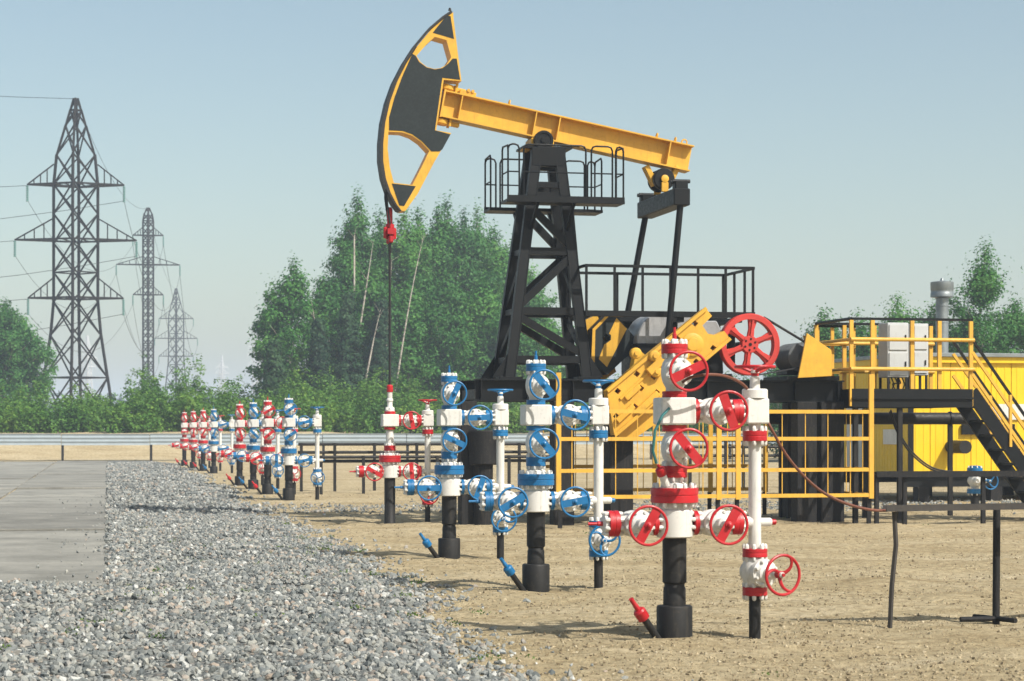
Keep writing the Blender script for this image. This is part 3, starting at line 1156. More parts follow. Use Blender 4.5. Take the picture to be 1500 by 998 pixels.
for (px, py, l_, w_, t_) in ((926, 575, .34, .10, .06), (948, 590, .5, .12, .08), (915, 606, .4, .1, .08), (960, 535, .4, .14, .12), (935, 560, .9, .05, .03)):
    MB(PO).box(L(px, py, yc - .13) - Vector((0, t_ / 2, 0)), (l_, t_, w_), (cdir, Yv, cprp)).build('rib_plate', 'yellow', crank, bevel=.01)
for (px, py) in ((957, 522), (960, 545), (930, 518), (1000, 520)):
    q = L(px, py, yc - .13)
    MB(PO).lathe((q.x, yc - .12, q.z), (0, -1, 0), [(.10, 0), (.10, .10), (.08, .12), (.04, .125), (.04, .16)], 14).build('weight_bolt', 'yellow', crank)
# edge strips so the slab reads as a casting
for e0, e1 in (((889, 573), (1034, 452)), ((900, 638), (1069, 496))):
    A, Bq = L(*e0, yc - .13), L(*e1, yc - .13)
    MB(PO).bar(A - Vector((0, .025, 0)), Bq - Vector((0, .025, 0)), .05, .06, (0, 0, 1)).build('edge_rib', 'yellow', crank)
# counterweight block behind the near crank
cw = [(898, 640), (930, 610), (985, 560), (1010, 590), (960, 630), (915, 655)]
MB(PO).prism(XZ([(905, 600), (960, 552), (990, 575), (975, 610), (925, 645), (905, 640)], yc + .2), [], yc + .14, yc + .4, FXZ).build('counterweight', 'yellow', pump)
# far crank with its chevron weight
yf = 0.12
fc = MB(PO).prism(XZ([(856, 470), (874, 461), (902, 545), (880, 560), (856, 520)], yf + .1), [], yf + .06, yf + .34, FXZ).build('counterweight', 'yellow', pump)
hole = [(884, 495), (888, 489), (893, 492), (894, 498), (889, 501), (884, 499)]
MB(PO).prism(XZ([(868, 482), (892, 458), (905, 463), (919, 481), (934, 500), (922, 519), (890, 549), (866, 530)], yf - .3), [XZ(hole, yf - .3)], yf - .3, yf + .05, FXZ).build('counterweight', 'panel_grey', pump)
MB(PO).prism(XZ([(903, 466), (918, 482), (889, 538), (877, 526), (885, 505), (890, 502), (895, 498), (895, 491), (892, 489)], yf - .3), [], yf - .306, yf - .3, FXZ).build('chevron_stripe', 'yellow', fc)
MB(PO).prism(XZ([(868, 482), (892, 458), (895, 460), (872, 484), (871, 531), (866, 530)], yf - .3), [], yf - .306, yf - .3, FXZ).build('chevron_edge', 'yellow', fc)
yf = 1.15
MB(PO).prism(XZ([(885, 590), (940, 516), (975, 490), (990, 505), (960, 545), (900, 605)], yf), [], yf - .1, yf + .1, FXZ).build('crank', 'black', pump)
# small yellow pieces between the cranks
MB(PO).prism(XZ([(925, 545), (929, 525), (938, 515), (946, 522), (944, 540), (932, 553)], -.9), [], -.95, -.7, FXZ).build('lock_plate', 'yellow', pump)

# gearbox -----------------------------------------------------------------
dome = [(933, 505)] + [(966 - 33 * math.cos(a), 505 - 46 * math.sin(a)) for a in np.linspace(.15, math.pi / 2, 8)] + [(1012, 459), (1014, 505)]
gb = MB(PO).prism(XZ(dome, -.45), [], -.45, .45, FXZ).build('gearbox', 'gear_steel', pump, bevel=.02)
MB(PO).prism(XZ([(931, 503), (1058, 503), (1060, 548), (931, 548)], -.5), [], -.5, .5, FXZ).build('gearbox_case', 'black', gb, bevel=.02)
MB(PO).prism(XZ([(1014, 470), (1050, 470), (1066, 503), (1014, 503)], -.4), [], -.4, .4, FXZ).build('gearbox_cover', 'gear_steel', gb, bevel=.02)
for k in range(5):
    q = L(936 + 13 * k, 503, -.5)
    MB(PO).tube((q.x, -.46, q.z - .04), (q.x, -.46, q.z + .07), .022, None, 7).build('case_bolt', 'gear_steel', gb)
q = L(972, 520, 0)
MB(PO).tube((c0.x, yc, c0.z), (c0.x, 1.1, c0.z), .13, None, 18).build('crank_shaft', 'black', gb)

# gearbox platform with railing
A = L(857, 459, -.85)
Bq = L(1105, 459, -.85)
zr = L(980, 391, -.85).z
dk_ = MB(PO).box(((A.x + Bq.x) / 2, -.83, A.z + .0), (Bq.x - A.x, .14, .10)).build('deck', 'black', pump)
MB(PO).box(((A.x + Bq.x) / 2, .83, A.z), (Bq.x - A.x, .24, .10)).build('deck', 'black', pump)
for xk in (Bq.x - .3, A.x + 1.75):
    MB(PO).box((xk, 0, A.z - .09), (.14, 1.7, .09)).build('cross_beam', 'black', pump)
    for yy in (-.42, .45):
        MB(PO).box((xk, yy, A.z - .50), (.12, .12, .76)).build('deck_leg', 'black', pump)
for yy in (-.85, .9):
    r_ = MB(PO)
    r_.bar((A.x, yy, zr), (Bq.x, yy, zr), .05, .05)
    r_ = r_.build('railing', 'black', pump)
    n = 6 if yy < 0 else 3
    for k in range(n + 1):
        xk = A.x + .025 + (Bq.x - A.x - .05) * k / n
        MB(PO).bar((xk, yy, A.z), (xk, yy, zr - .026), .04, .04).build('rail_post', 'black', r_)
for xk in (A.x, Bq.x):
    r_ = MB(PO).bar((xk, -.82, zr - .002), (xk, .87, zr - .002), .045, .046).build('railing', 'black', pump)
    for yy in (-.3, .3):
        MB(PO).bar((xk, yy, A.z), (xk, yy, zr - .026), .04, .04).build('rail_post', 'black', r_)

# red flywheel, belts, motor, guard
fy = -.98
fc_ = L(1097, 505, fy)
Rw = 0.555
mb = MB(PO)
prof = [(Rw - .105, -.09), (Rw - .015, -.09), (Rw, -.075), (Rw, .075), (Rw - .015, .09), (Rw - .105, .09)]
mb.lathe((fc_.x, fy, fc_.z), (0, -1, 0), prof, 48, closed=True)
fw = mb.build('flywheel', 'flywheel_red', pump)
MB(PO).lathe((fc_.x, fy, fc_.z), (0, -1, 0), [(.15, -.09), (.155, -.08), (.155, .07), (.145, .08)], 28).build('hub', 'flywheel_red', fw)
for k in range(6):
    a = R(22 + 60 * k)
    d_ = Vector((math.cos(a), 0, math.sin(a)))
    c_ = Vector((fc_.x, fy - .01, fc_.z))
    n_ = Vector((-d_.z, 0, d_.x))
    w0, w1, wm = .060, .085, .05
    pts2 = [(.13, -w0), (.28, -wm), (.46, -w1), (.46, w1), (.28, wm), (.13, w0)]
    MB(PO).prism(pts2, [], -.04, .04, lambda u, v, a_, c_=c_, d_=d_, n_=n_: c_ + d_ * u + n_ * v + Yv * a_).build('spoke', 'flywheel_red', fw, bevel=.008)
    MB(PO).bar(c_ + d_ * .13 - Yv * .055, c_ + d_ * .45 - Yv * .055, .035, .03, (0, 1, 0)).build('spoke_rib', 'flywheel_red', fw)
    q = c_ + d_ * .10
    MB(PO).lathe((q.x, fy - .075, q.z), (0, -1, 0), [(.02, 0), (.02, .012), (.012, .02)], 8).build('hub_bolt', 'black', fw)
MB(PO).lathe((fc_.x, fy - .075, fc_.z), (0, -1, 0), [(.03, 0), (.03, .014)], 12).build('shaft_end', 'black', fw)
MB(PO).tube((fc_.x, fy + .05, fc_.z), (fc_.x, .1, fc_.z), .07, None, 14).build('input_shaft', 'black', gb)
mc = L(1166, 524, -.4)
mot = MB(PO)
pr = [(.10, 0)]
for k in range(16):
    h_ = .05 + k * .05
    pr += [(.205, h_), (.265, h_ + .003), (.265, h_ + .018), (.205, h_ + .021)]
pr += [(.2, .92), (.05, .95)]
mot.lathe((mc.x, -.78, mc.z), (0, 1, 0), pr, 26)
motor = mot.build('motor', 'motor_grey', pump, smooth=25)
MB(PO).box((mc.x, -.32, mc.z - .27), (.5, .6, .10)).build('motor_foot', 'black', motor, bevel=.01)
MB(PO).lathe((mc.x + .12, -1.08, mc.z + .0), (0, 1, 0), [(.13, 0), (.14, .01), (.14, .19), (.13, .2), (.04, .21), (.04, .4)], 18).build('pulley', 'black', motor)
# tangent belts
pc = Vector((mc.x + .12, fy, mc.z))
dv = pc - Vector((fc_.x, fy, fc_.z))
ang = math.atan2(dv.z, dv.x)
be = math.acos((Rw - .15) / dv.length)
for sg in (1, -1):
    a = ang + sg * be
    n_ = Vector((math.cos(a), 0, math.sin(a)))
    MB(PO).bar(Vector((fc_.x, fy, fc_.z)) + n_ * (Rw + .01), pc + n_ * .15, .12, .02, n_).build('belt', 'rubber', pump)
MB(PO).prism(XZ([(1182, 488), (1218, 513), (1219, 551), (1169, 554)], fy - .18), [], fy - .18, fy - .14, FXZ).build('belt_guard', 'yellow', pump, bevel=.006)
MB(PO).prism(XZ([(1184, 491), (1218, 515), (1219, 550), (1204, 551)], fy - .14), [], fy - .138, fy + .16, FXZ).build('guard_side', 'yellow', pump)

# base frame and columns
zt = L(900, 556, -.8).z
zb_ = L(900, 588, -.8).z
x0, x1 = L(697, 570, -.8).x, L(1236, 570, -.8).x
for yy in (-.72, .72):
    mb = MB(PO)
    zc = (zt + zb_) / 2
    mb.box(((x0 + x1) / 2, yy, zt - .0125), (x1 - x0, .24, .025))
    mb.box(((x0 + x1) / 2, yy, zb_ + .0125), (x1 - x0, .24, .025))
    mb.box(((x0 + x1) / 2, yy, zc), (x1 - x0, .02, zt - zb_ - .05))
    sk = mb.build('skid_beam', 'black', pump)
    for k in range(9):
        xk = x0 + .1 + (x1 - x0 - .2) * k / 8
        MB(PO).box((xk, yy, zc), (.02, .20, zt - zb_ - .052)).build('web_plate', 'black', sk)
for k in range(6):
    xk = x0 + .12 + (x1 - x0 - .24) * k / 5
    MB(PO).box((xk, 0, zb_ + .12), (.18, 1.40, .18)).build('cross_member', 'black', pump)
MB(PO).box((L(1000, 560, 0).x, 0, zt + .06), (1.5, 1.2, .11)).build('gearbox_base', 'black', pump)
MB(PO).box((L(1165, 560, 0).x, -.3, zt + .04), (1.0, 1.3, .07)).build('motor_base', 'black', pump)
for (p0, p1, yy) in ((673, 696, -.72), (808, 838, -.72), (890, 924, -.72), (1163, 1192, -.72), (1198, 1232, -.72)):
    for s_ in (1, -1):
        ya = yy * s_
        xa_, xb_ = L(p0, 700, yy).x, L(p1, 700, yy).x
        MB(PO).box(((xa_ + xb_) / 2 + (.30 if s_ < 0 else 0), ya, zb_ / 2 - .05), ((xb_ - xa_) * (.8 if s_ < 0 else 1), .34, zb_ + .096)).build('column', 'column_steel', pump, bevel=.01)
q = L(708, 655, -.95)
MB(PO).lathe((q.x, -.95, L(708, 681, -.95).z), (0, 0, 1), [(.24, 0), (.255, .02), (.255, .58), (.24, .6)], 26).build('pile_cap', 'column_steel', pump)
MB(PO).lathe((q.x, -.95, -.06), (0, 0, 1), [(.17, 0), (.17, L(708, 681, -.95).z + .06)], 20).build('pile', 'column_steel', pump)

# bridle, carrier bar, polished rod
hx = L(565, 255, 0).x
zc0 = L(567, 340, 0).z
for yy in (-.09, .09):
    pts = [(hx + .0, yy, L(566, 250, 0).z), (hx - .0, yy, L(566, 290, 0).z), (.0, yy, zc0 + .05)]
    MB(PO).path([Vector(p) for p in pts], .016, 7).build('bridle_rope', 'rubber', pump)
cb = MB(PO)
cb.box((0, 0, zc0), (.13, .36, .10))
cb.lathe((0, 0, zc0 - .14), (0, 0, 1), [(.05, 0), (.075, .01), (.075, .06), (.055, .07), (.055, .2), (.08, .21), (.08, .27), (.05, .29), (.05, .42), (.03, .45)], 16)
for yy in (-.12, .12):
    cb.lathe((0, yy, zc0 - .2), (0, 0, 1), [(.03, 0), (.045, .02), (.045, .1), (.03, .12), (.03, .32)], 12)
    cb.lathe((.09 * (1 if yy > 0 else -1), yy * .5, zc0 - .12), (0, 0, 1), [(.03, 0), (.035, .02), (.035, .18), (.02, .2)], 10)
cb.build('carrier_bar', 'red', pump)
MB(PO).lathe((0, 0, L(566, 322, 0).z), (0, 0, 1), [(.03, 0), (.05, .03), (.05, .18), (.03, .22)], 12).build('rope_socket', 'red', pump)
MB(PO).tube((0, 0, 2.3), (0, 0, zc0), .023, None, 10).build('polished_rod', 'rubber', pump)
for yy in (-.12, .12):
    MB(PO).tube((0, yy, zc0 - .38), (0, yy, zc0 - .1), .012, None, 6).build('rod_end', 'rubber', pump)


# ------------------------------------------------------------------ guard fence round the pump
fence, FO = site_thing('guard_fence', 'yellow steel mesh guard fence along the near side of the pumpjack', 'fence', 5.3, -1.95)
fyy = -1.95
xl, xr = L(818, 650, fyy).x, L(1276, 650, fyy).x
zrow = [L(1050, py, fyy).z for py in (603, 643, 689, 727)]
ztop = L(818, 546, fyy).z


def fence_run(f, org, xlist, zr, y, thin, post_top, post_bot, mat='fence_yellow', tall=()):
    for z in zr:
        MB(org).box(((xlist[0] + xlist[-1]) / 2, y, z), (xlist[-1] - xlist[0], .045, .065)).build('rail', mat, f)
    for i, x in enumerate(xlist):
        zt_ = post_top if i in tall else zr[0] + .032
        MB(org).box((x, y - .002, (zt_ + zr[-1] - .06) / 2), (.085, .055, zt_ - zr[-1] + .06)).build('post', mat, f)
    for x in thin:
        MB(org).box((x, y + .012, (zr[0] + zr[-1]) / 2), (.014, .014, zr[0] - zr[-1])).build('bar', mat, f)


xs_ = [xl] + [L(p, 650, fyy).x for p in (1053, 1081)] + [xr]
thin = [L(p, 650, fyy).x for p in (838, 870, 902, 934, 966, 998, 1030, 1066, 1100, 1122, 1146, 1180, 1213, 1246)]
fence_run(fence, FO, xs_, zrow, fyy, thin, ztop, 0, tall=(0, 3))
for x in (xl + .04, xs_[1], xs_[2], xr - .02):
    MB(FO).box((x, fyy + .06, zrow[-1] / 2 - .1), (.07, .05, zrow[-1] + .1)).build('footing_post', 'column_steel', fence)
# returns at the right end
for z in zrow:
    MB(FO).box((xr, fyy + 1.02, z), (.05, 1.94, .062)).build('rail', 'fence_yellow', fence)
MB(FO).box((xr, fyy + 2.0, (ztop + zrow[-1]) / 2), (.09, .09, ztop - zrow[-1])).build('post', 'fence_yellow', fence)
MB(FO).box((xr, fyy + 2.0, zrow[-1] / 2 - .15), (.07, .07, zrow[-1] + .1)).build('footing_post', 'column_steel', fence)
for k in range(4):
    MB(FO).box((xr, fyy + .4 + .4 * k, (zrow[0] + zrow[-1]) / 2), (.012, .012, zrow[0] - zrow[-1])).build('bar', 'fence_yellow', fence)
fence2, FO2 = site_thing('guard_fence', 'yellow steel guard fence on the far side of the pumpjack, in shade', 'fence', 5.3, 2.0)
xs2 = [xl + .6 + k * (xr - xl - 1.2) / 4 for k in range(5)]
fence_run(fence2, FO2, xs2, zrow, 2.0, [xl + .6 + k * (xr - xl - 1.2) / 20 for k in range(1, 20)], ztop, 0, tall=(0, 4))
for x in xs2:
    MB(FO2).box((x, 2.06, zrow[-1] / 2 - .1), (.07, .05, zrow[-1] + .1)).build('footing_post', 'column_steel', fence2)

# ------------------------------------------------------------------ service platform with stairs
plat, LO = site_thing('service_platform', 'raised black service platform with yellow railings and steep stairs by the pumpjack', 'platform', 9.0, -.9)
py0 = -1.25
X0, X1 = L(1247, 540, py0).x, L(1424, 540, py0).x
py1 = .55
ZT, ZB = L(1350, 570, py0).z, L(1350, 597, py0).z
zr1, zr2, zr3 = L(1340, 541, py0).z, L(1340, 498, py0).z, L(1340, 470, py0).z
for yy in (py0, py1):
    o = MB(LO).box(((X0 + X1) / 2, yy, (ZT + ZB) / 2), (X1 - X0, .06, ZT - ZB)).build('deck_beam', 'black', plat)
    MB(LO).box(((X0 + X1) / 2, yy - .05, (ZT + ZB) / 2 + .0), (X1 - X0, .04, .03)).build('beam_flange', 'black', o)
for xx in (X0 + .03, X1 - .03):
    MB(LO).box((xx, (py0 + py1) / 2, (ZT + ZB) / 2), (.05, py1 - py0 - .07, ZT - ZB - .01)).build('deck_beam', 'black', plat)
n = 9
for k in range(n):
    w_ = (X1 - X0 - .12) / n
    MB(LO).box((X0 + .06 + w_ * (k + .5), (py0 + py1) / 2, ZT - .03), (w_ - .012, py1 - py0 - .08, .035)).build('deck_plank', 'black', plat)
for yy in (py0, py1):
    ppx = (1230, 1247, 1278, 1336, 1376, 1422) if yy < 0 else (1247, 1290, 1336, 1376, 1422)
    for px in ppx:
        x = L(px, 540, py0).x
        if px == 1230:
            continue
        MB(LO).bar((x, yy, ZB + .02), (x, yy, zr3), .07, .055, (0, 1, 0)).build('post', 'fence_yellow', plat)
    for z in (zr1, zr2):
        MB(LO).path([(X0 - .03, yy - .05, z), (X1 + .02, yy - .05, z)], .036, 10).build('handrail', 'fence_yellow', plat)
    MB(LO).bar((X0, yy, zr3 + .025), (X1, yy, zr3 + .025), .05, .045).build('handrail', 'black', plat)
for z, mt in ((zr1, 'fence_yellow'), (zr2, 'fence_yellow'), (zr3 + .025, 'black')):
    MB(LO).path([(X0, py0 - .02, z), (X0 - .0, py1, z)], .03, 8).build('handrail', mt, plat)
# second bay beyond the platform towards the belt guard
xw = L(1196, 500, .6).x
for z, mt in ((L(1200, 478, .6).z, 'black'), (L(1200, 505, .6).z, 'fence_yellow'), (L(1200, 546, .6).z, 'fence_yellow')):
    MB(LO).bar((xw, .6, z), (X0 + .8, .6, z), .05, .045).build('handrail', mt, plat)
for x in (xw + .03, xw + .75, X0 + .35):
    MB(LO).bar((x, .63, ZB), (x, .63, L(1200, 478, .6).z), .06, .05, (0, 1, 0)).build('post', 'fence_yellow', plat)
for x in (X0 + .1, X0 + .95):
    for yy in (py0 + .06, py1 - .06):
        MB(LO).box((x, yy, ZB / 2 - .03), (.085, .085, ZB + .05)).build('leg', 'column_steel', plat)
# stairs
SYn, SYf = py0 + .02, py0 + .80
top = Vector((X1, SYn, ZT - .05))
bot = Vector((X1 + (ZT + .03) / math.tan(R(54)), SYn, -.02))
sdv = (bot - top).normalized()
for yy in (SYn, SYf):
    MB(LO).bar(Vector((top.x, yy, top.z)), Vector((bot.x, yy, bot.z)), .05, .24).build('stringer', 'black', plat)
ns = 9
for k in range(1, ns):
    p = top + (bot - top) * (k / ns)
    MB(LO).box((p.x + .04, (SYn + SYf) / 2, p.z), (.27, SYf - SYn - .055, .045)).build('tread', 'black', plat)
for yy in (SYn - .03, SYf + .03):
    for hgt, mt, wd in ((.95, 'black', .045), (.72, 'fence_yellow', .055), (.32, 'fence_yellow', .055)):
        q0 = Vector((top.x, yy, top.z + hgt))
        q1 = Vector((bot.x, yy, bot.z + hgt))
        MB(LO).bar(q0, q1, .045, wd).build('stair_rail', mt, plat)
    for k in (.42, .95):
        p = top + (bot - top) * k
        MB(LO).bar((p.x, yy, p.z), (p.x, yy, p.z + .95), .05, .05, (0, 1, 0)).build('stair_post', 'fence_yellow', plat)

# control cabinets standing on the platform
for (pa, pb, pt, pbm, yy, dd, lab) in ((1300, 1331, 473, 553, -.55, .45, 'grey control cabinet on the service platform with cables hanging below'),
                                       (1337, 1360, 474, 550, -.45, .35, 'narrower pale grey control cabinet beside the cabled one on the platform')):
    xa_, xb_ = L(pa, 500, yy).x, L(pb, 500, yy).x
    z1_, z0_ = L(1330, pt, yy).z, L(1330, pbm, yy).z
    cbn, CO = site_thing('control_cabinet', lab, 'cabinet', (xa_ + xb_) / 2, yy + dd / 2)
    cbn.location.z = ZT - .012
    CO = Vector((CO.x, CO.y, ZT - .012))
    body = MB(CO).box(((xa_ + xb_) / 2, yy + dd / 2, (z0_ + z1_) / 2), (xb_ - xa_, dd, z1_ - z0_)).build('body', 'cabinet', cbn, bevel=.01)
    zm = z0_ + (z1_ - z0_) * .47
    for za, zb2 in ((z0_ + .04, zm - .02), (zm + .03, z1_ - .04)):
        dr = MB(CO).box(((xa_ + xb_) / 2, yy - .011, (za + zb2) / 2), (xb_ - xa_ - .06, .02, zb2 - za)).build('door', 'cabinet', cbn, bevel=.004)
        MB(CO).box((xb_ - .07, yy - .03, (za + zb2) / 2), (.02, .02, .09)).build('handle', 'black', dr)
    for x in (xa_ + .03, xb_ - .03):
        for y2 in (yy + .03, yy + dd - .03):
            MB(CO).box((x, y2, (ZT - .012 + z0_) / 2), (.04, .04, z0_ - ZT + .012)).build('leg', 'column_steel', cbn)
    if 'cables' in lab:
        for k in range(5):
            x = xa_ + .06 + k * .07
            zz = ZT - .01
            pts = [Vector((x, yy + .15, z0_ + .01)), Vector((x + .03, yy + .1, z0_ - .1)), Vector((x + .06 * math.sin(k * 2.1), yy + .12, (z0_ + zz) / 2)), Vector((x + .02, yy + .16, zz + .01))]
            MB(CO).path(smooth_path(pts, 4), .012, 6).build('cable', 'rubber', cbn)

# pipes slung under the platform
pipe, QO = site_thing('transfer_pipe', 'thick black horizontal pipe running under the platform to the yellow hut', 'pipe', L(1240, 612, .95).x, .95)
pa, pb = L(1120, 613, .95), L(1418, 613, .95)
MB(QO).path([Vector((pa.x, .95, pa.z)), Vector((pb.x, .95, pa.z))], .115, 20).build('pipe_run', 'dark_pipe', pipe)
for x in (pa.x + .3, (pa.x + pb.x) / 2, pb.x - .4):
    MB(QO).lathe((x, .95, pa.z), (1, 0, 0), [(.118, 0), (.135, .004), (.135, .05), (.118, .054)], 20).build('pipe_clamp', 'black', pipe)
    MB(QO).box((x + .03, .95, pa.z / 2 - .08), (.08, .08, pa.z - .04)).build('support', 'column_steel', pipe)
# black cables drooping to the tray
pts = [L(1303, 603, -.9), L(1315, 635, -.9), L(1335, 665, -.8), L(1365, 688, -.8), L(1400, 694, -.8)]
for k, lab in ((0, 'upper'), (1, 'lower')):
    q = [S.w(p.x, p.y - .05 * k, p.z + .03 * k) for p in pts]
    tag(MB().path(smooth_path(q, 5), .016, 7).build('cable', 'rubber'), 'black cable drooping from the platform down to the low black tray', 'cable', 'black cables under the platform')

# ------------------------------------------------------------------ trays on posts
# near tray
tray = thing('cable_tray', 'long low steel cable tray on two thin posts, the brown cable ending on it', 'cable tray', (G(1303, 918).x, G(1303, 918).y, 0))
TO = Vector(tray.location)
a_, b2 = W(1296, 747, 17.85), W(1720, 740, 18.3)
mb = MB(TO)
mb.bar(a_, b2, .16, .012)
for sgn in (-1, 1):
    mb.bar(a_ + Vector((0, sgn * .08, .012)), b2 + Vector((0, sgn * .08, .012)), .008, .05)
mb.build('channel', 'weathered', tray)
p0 = G(1303, 918)
MB(TO).path([Vector((p0.x, p0.y, -.08)), Vector((p0.x + .02, p0.y, .35)), Vector((p0.x + .055, p0.y, .7)), Vector((p0.x + .045, p0.y + .02, W(1310, 750, 17.85).z))], .022, 6).build('post', 'weathered', tray)
for px in (1459, 1690):
    p0 = G(px, 912)
    po = MB(TO).path([Vector((p0.x, p0.y, -.06)), Vector((p0.x + .03, p0.y + .1, W(1462, 746, 18).z))], .033, 12).build('post', 'column_steel', tray)
    for dx, dy in ((-.33, -.08), (.12, -.22), (-.15, .2)):
        MB(TO).tube((p0.x, p0.y, .035), (p0.x + dx, p0.y + dy, .035), .022, None, 10).build('foot', 'column_steel', po)

# farther tray in front of the hut
tray2, TO2 = site_thing('cable_tray', 'low black cable tray in front of the yellow hut, under the platform stairs', 'cable tray', L(1283, 700, -1.7).x, -1.7)
a_, b2 = L(1281, 697, -1.7), L(1560, 697, -1.7)
mb = MB(TO2)
mb.box(((a_.x + b2.x) / 2, -1.7, a_.z), (b2.x - a_.x, .22, .05))
mb.box(((a_.x + b2.x) / 2, -1.80, a_.z + .03), (b2.x - a_.x, .012, .1))
mb.build('channel', 'column_steel', tray2)
for px in (1284, 1325, 1440, 1530):
    x = L(px, 720, -1.7).x
    MB(TO2).box((x, -1.7, a_.z / 2 - .05), (.07, .07, a_.z + .05)).build('post', 'column_steel', tray2)

# dark pipe racks behind the pumping well
def rack(px0, px1, y_site, rows, posts, label):
    o, RO = site_thing('pipe_rack', label, 'pipe rack', L(px0, 700, y_site).x, y_site)
    xa_, xb_ = L(px0, 700, y_site).x, L(px1, 700, y_site).x
    for k, py in enumerate(rows):
        z = L(px0, py, y_site).z
        MB(RO).path([Vector((xa_, y_site + .1 * k, z)), Vector((xb_, y_site + .1 * k, z))], .042, 8).build('pipe', 'dark_pipe', o)
    zt_ = L(px0, rows[0], y_site).z + .03
    for px in posts:
        x = L(px, 700, y_site).x
        MB(RO).box((x, y_site - .06, zt_ / 2 - .05), (.075, .075, zt_ + .1)).build('post', 'dark_pipe', o)
    return o


rack(437, 830, 19.5, (651, 663), (441, 490, 548, 610, 680, 760), 'taller dark pipe rack with two pipes behind the pumping well')
rack(452, 830, 17.5, (670, 676), (470, 532, 640, 745), 'lower dark pipe rack in front of the taller one')
rack(1000, 1240, 20, (645, 655, 668), (1010, 1062, 1088, 1150, 1230), 'dark pipe rack seen through the yellow guard fence')

# ------------------------------------------------------------------ yellow hut
HP = Vector(((1333 - 750) / F * 47.5, 47.5, 0))
hut = thing('equipment_hut', 'long yellow ribbed metal hut on a black skid behind the platform stairs', 'hut', (HP.x, HP.y, 0), YAW)
HL, HD = 9.0, 4.6
z0_, z1_ = CAMH - (694 - HZ) / F * 47.5, CAMH + (HZ - 523) / F * 47.5
MB().box((HL / 2, HD / 2, (z0_ + z1_) / 2), (HL - .1, HD - .1, z1_ - z0_ - .02)).build('wall_core', 'wall_yellow', hut)
wpan = MB()
pw = .50
pan = MB()
pan.box((0, 0, 0), (pw - .018, .02, z1_ - z0_))
pan.box((-.1, -.013, 0), (.03, .006, z1_ - z0_))
pan.box((.1, -.013, 0), (.03, .006, z1_ - z0_))
pan_me = pan.mesh('wall_panel', 'wall_yellow')
for k in range(int(HL / pw)):
    link('wall_panel', pan_me, hut, (pw * (k + .5), .03, (z0_ + z1_) / 2))
for k in range(int(HD / pw)):
    link('wall_panel', pan_me, hut, (.03, pw * (k + .5) + .06, (z0_ + z1_) / 2), (0, 0, R(-90)))
MB().box((HL / 2, HD / 2, z1_ + .05), (HL + .25, HD + .25, .09)).build('roof', 'galvanised', hut, bevel=.01)
MB().box((HL / 2, HD / 2, z1_ - .06), (HL + .12, HD + .12, .14)).build('roof_fascia', 'wall_yellow', hut, bevel=.005)
for x, y in ((0.02, 0.0), (HL - .02, 0)):
    MB().box((x, y, (z0_ + z1_) / 2 - .1), (.10, .10, z1_ - z0_ - .1)).build('corner_post', 'black', hut)
for y in (.25, HD - .25):
    MB().box((HL / 2, y, z0_ - .16), (HL + .3, .2, .3)).build('skid_beam', 'black', hut)
for x in (.4, 2.2, 4.4, 6.6, 8.6):
    for y in (.3, HD - .3):
        MB().box((x, y, (z0_ - .31) / 2 - .03), (.28, .3, z0_ - .31 + .06)).build('skid_block', 'column_steel', hut)
# white sign band, dark louvre, door notice
zz = CAMH + (HZ - 603) / F * 47
MB().box((3.0, -.02, zz), (2.4, .02, .36)).build('white_band', 'white', hut)
zz = CAMH - (629 - HZ) / F * 47
MB().box((1.9, -.035, zz), (1.3, .06, .24)).build('louvre', 'black', hut)
MB().box((3.6, -.035, zz), (.9, .06, .24)).build('louvre', 'black', hut)
zz = CAMH - (640 - HZ) / F * 49
MB().box((-.0, 1.15, zz), (.03, .85, .35)).build('notice_plate', 'white', hut)
MB().box((-.0, 3.4, 1.55), (.03, 1.1, 1.7)).build('door', 'cabinet', hut, bevel=.005)
# outlet stub on the hut front
zz = CAMH - (655 - HZ) / F * 47
MB().tube((1.0, .0, zz), (1.0, -.8, zz), .15, None, 18).build('outlet_pipe', 'dark_pipe', hut)
# chimney on the roof
ch = thing('chimney_pipe', 'galvanised ventilation chimney with drum cap on the yellow hut roof', 'chimney', tuple(Vector(((1380 - 750) / F * 50, 50, z1_ + .095))), YAW)
zz = CAMH + (HZ - 437) / F * 50 - (z1_ + .095)
MB().lathe((0, 0, 0), (0, 0, 1), [(.16, 0), (.16, .02), (.15, .03), (.15, zz - .02), (.17, zz)], 22).build('flue', 'galvanised', ch)
MB().lathe((0, 0, zz + .02), (0, 0, 1), [(.26, 0), (.275, .01), (.275, .10), (.268, .11), (.268, .17), (.275, .18), (.275, .36), (.26, .37), (.05, .40), (.03, .46)], 26).build('drum_cap', 'galvanised', ch)
for k in range(3):
    MB().lathe((0, 0, .4 + .4 * k), (0, 0, 1), [(.152, 0), (.158, .004), (.158, .03), (.152, .034)], 22).build('seam_ring', 'galvanised', ch)

# standpipe valve by the hut
sv = G(1428, 742)
st = thing('standpipe_valve', 'small blue and white standpipe valve under the stairs by the yellow hut', 'valve', (sv.x, sv.y, 0), R(30))
simple('svp', la((0, 0, -.06), (0, 0, 1), [(.09, 0), (.09, .36)], 16), 'pipe', 'dark_pipe', st)
flange(st, 'blue', .17, .10, .28, bolts=8)
me = cached('valve', valve_mesh)
o = link('valve', me, st, (0, 0, .56), None)
o.scale = (1.25, 1.25, 1.1)
handwheel(o, 'blue', 0, 'three')
flange(st, 'blue', .17, .10, .74, bolts=8)
simple('svc', la((0, 0, .84), (0, 0, 1), [(.12, 0), (.12, .04), (.05, .05)], 18), 'cap', 'blue', st)

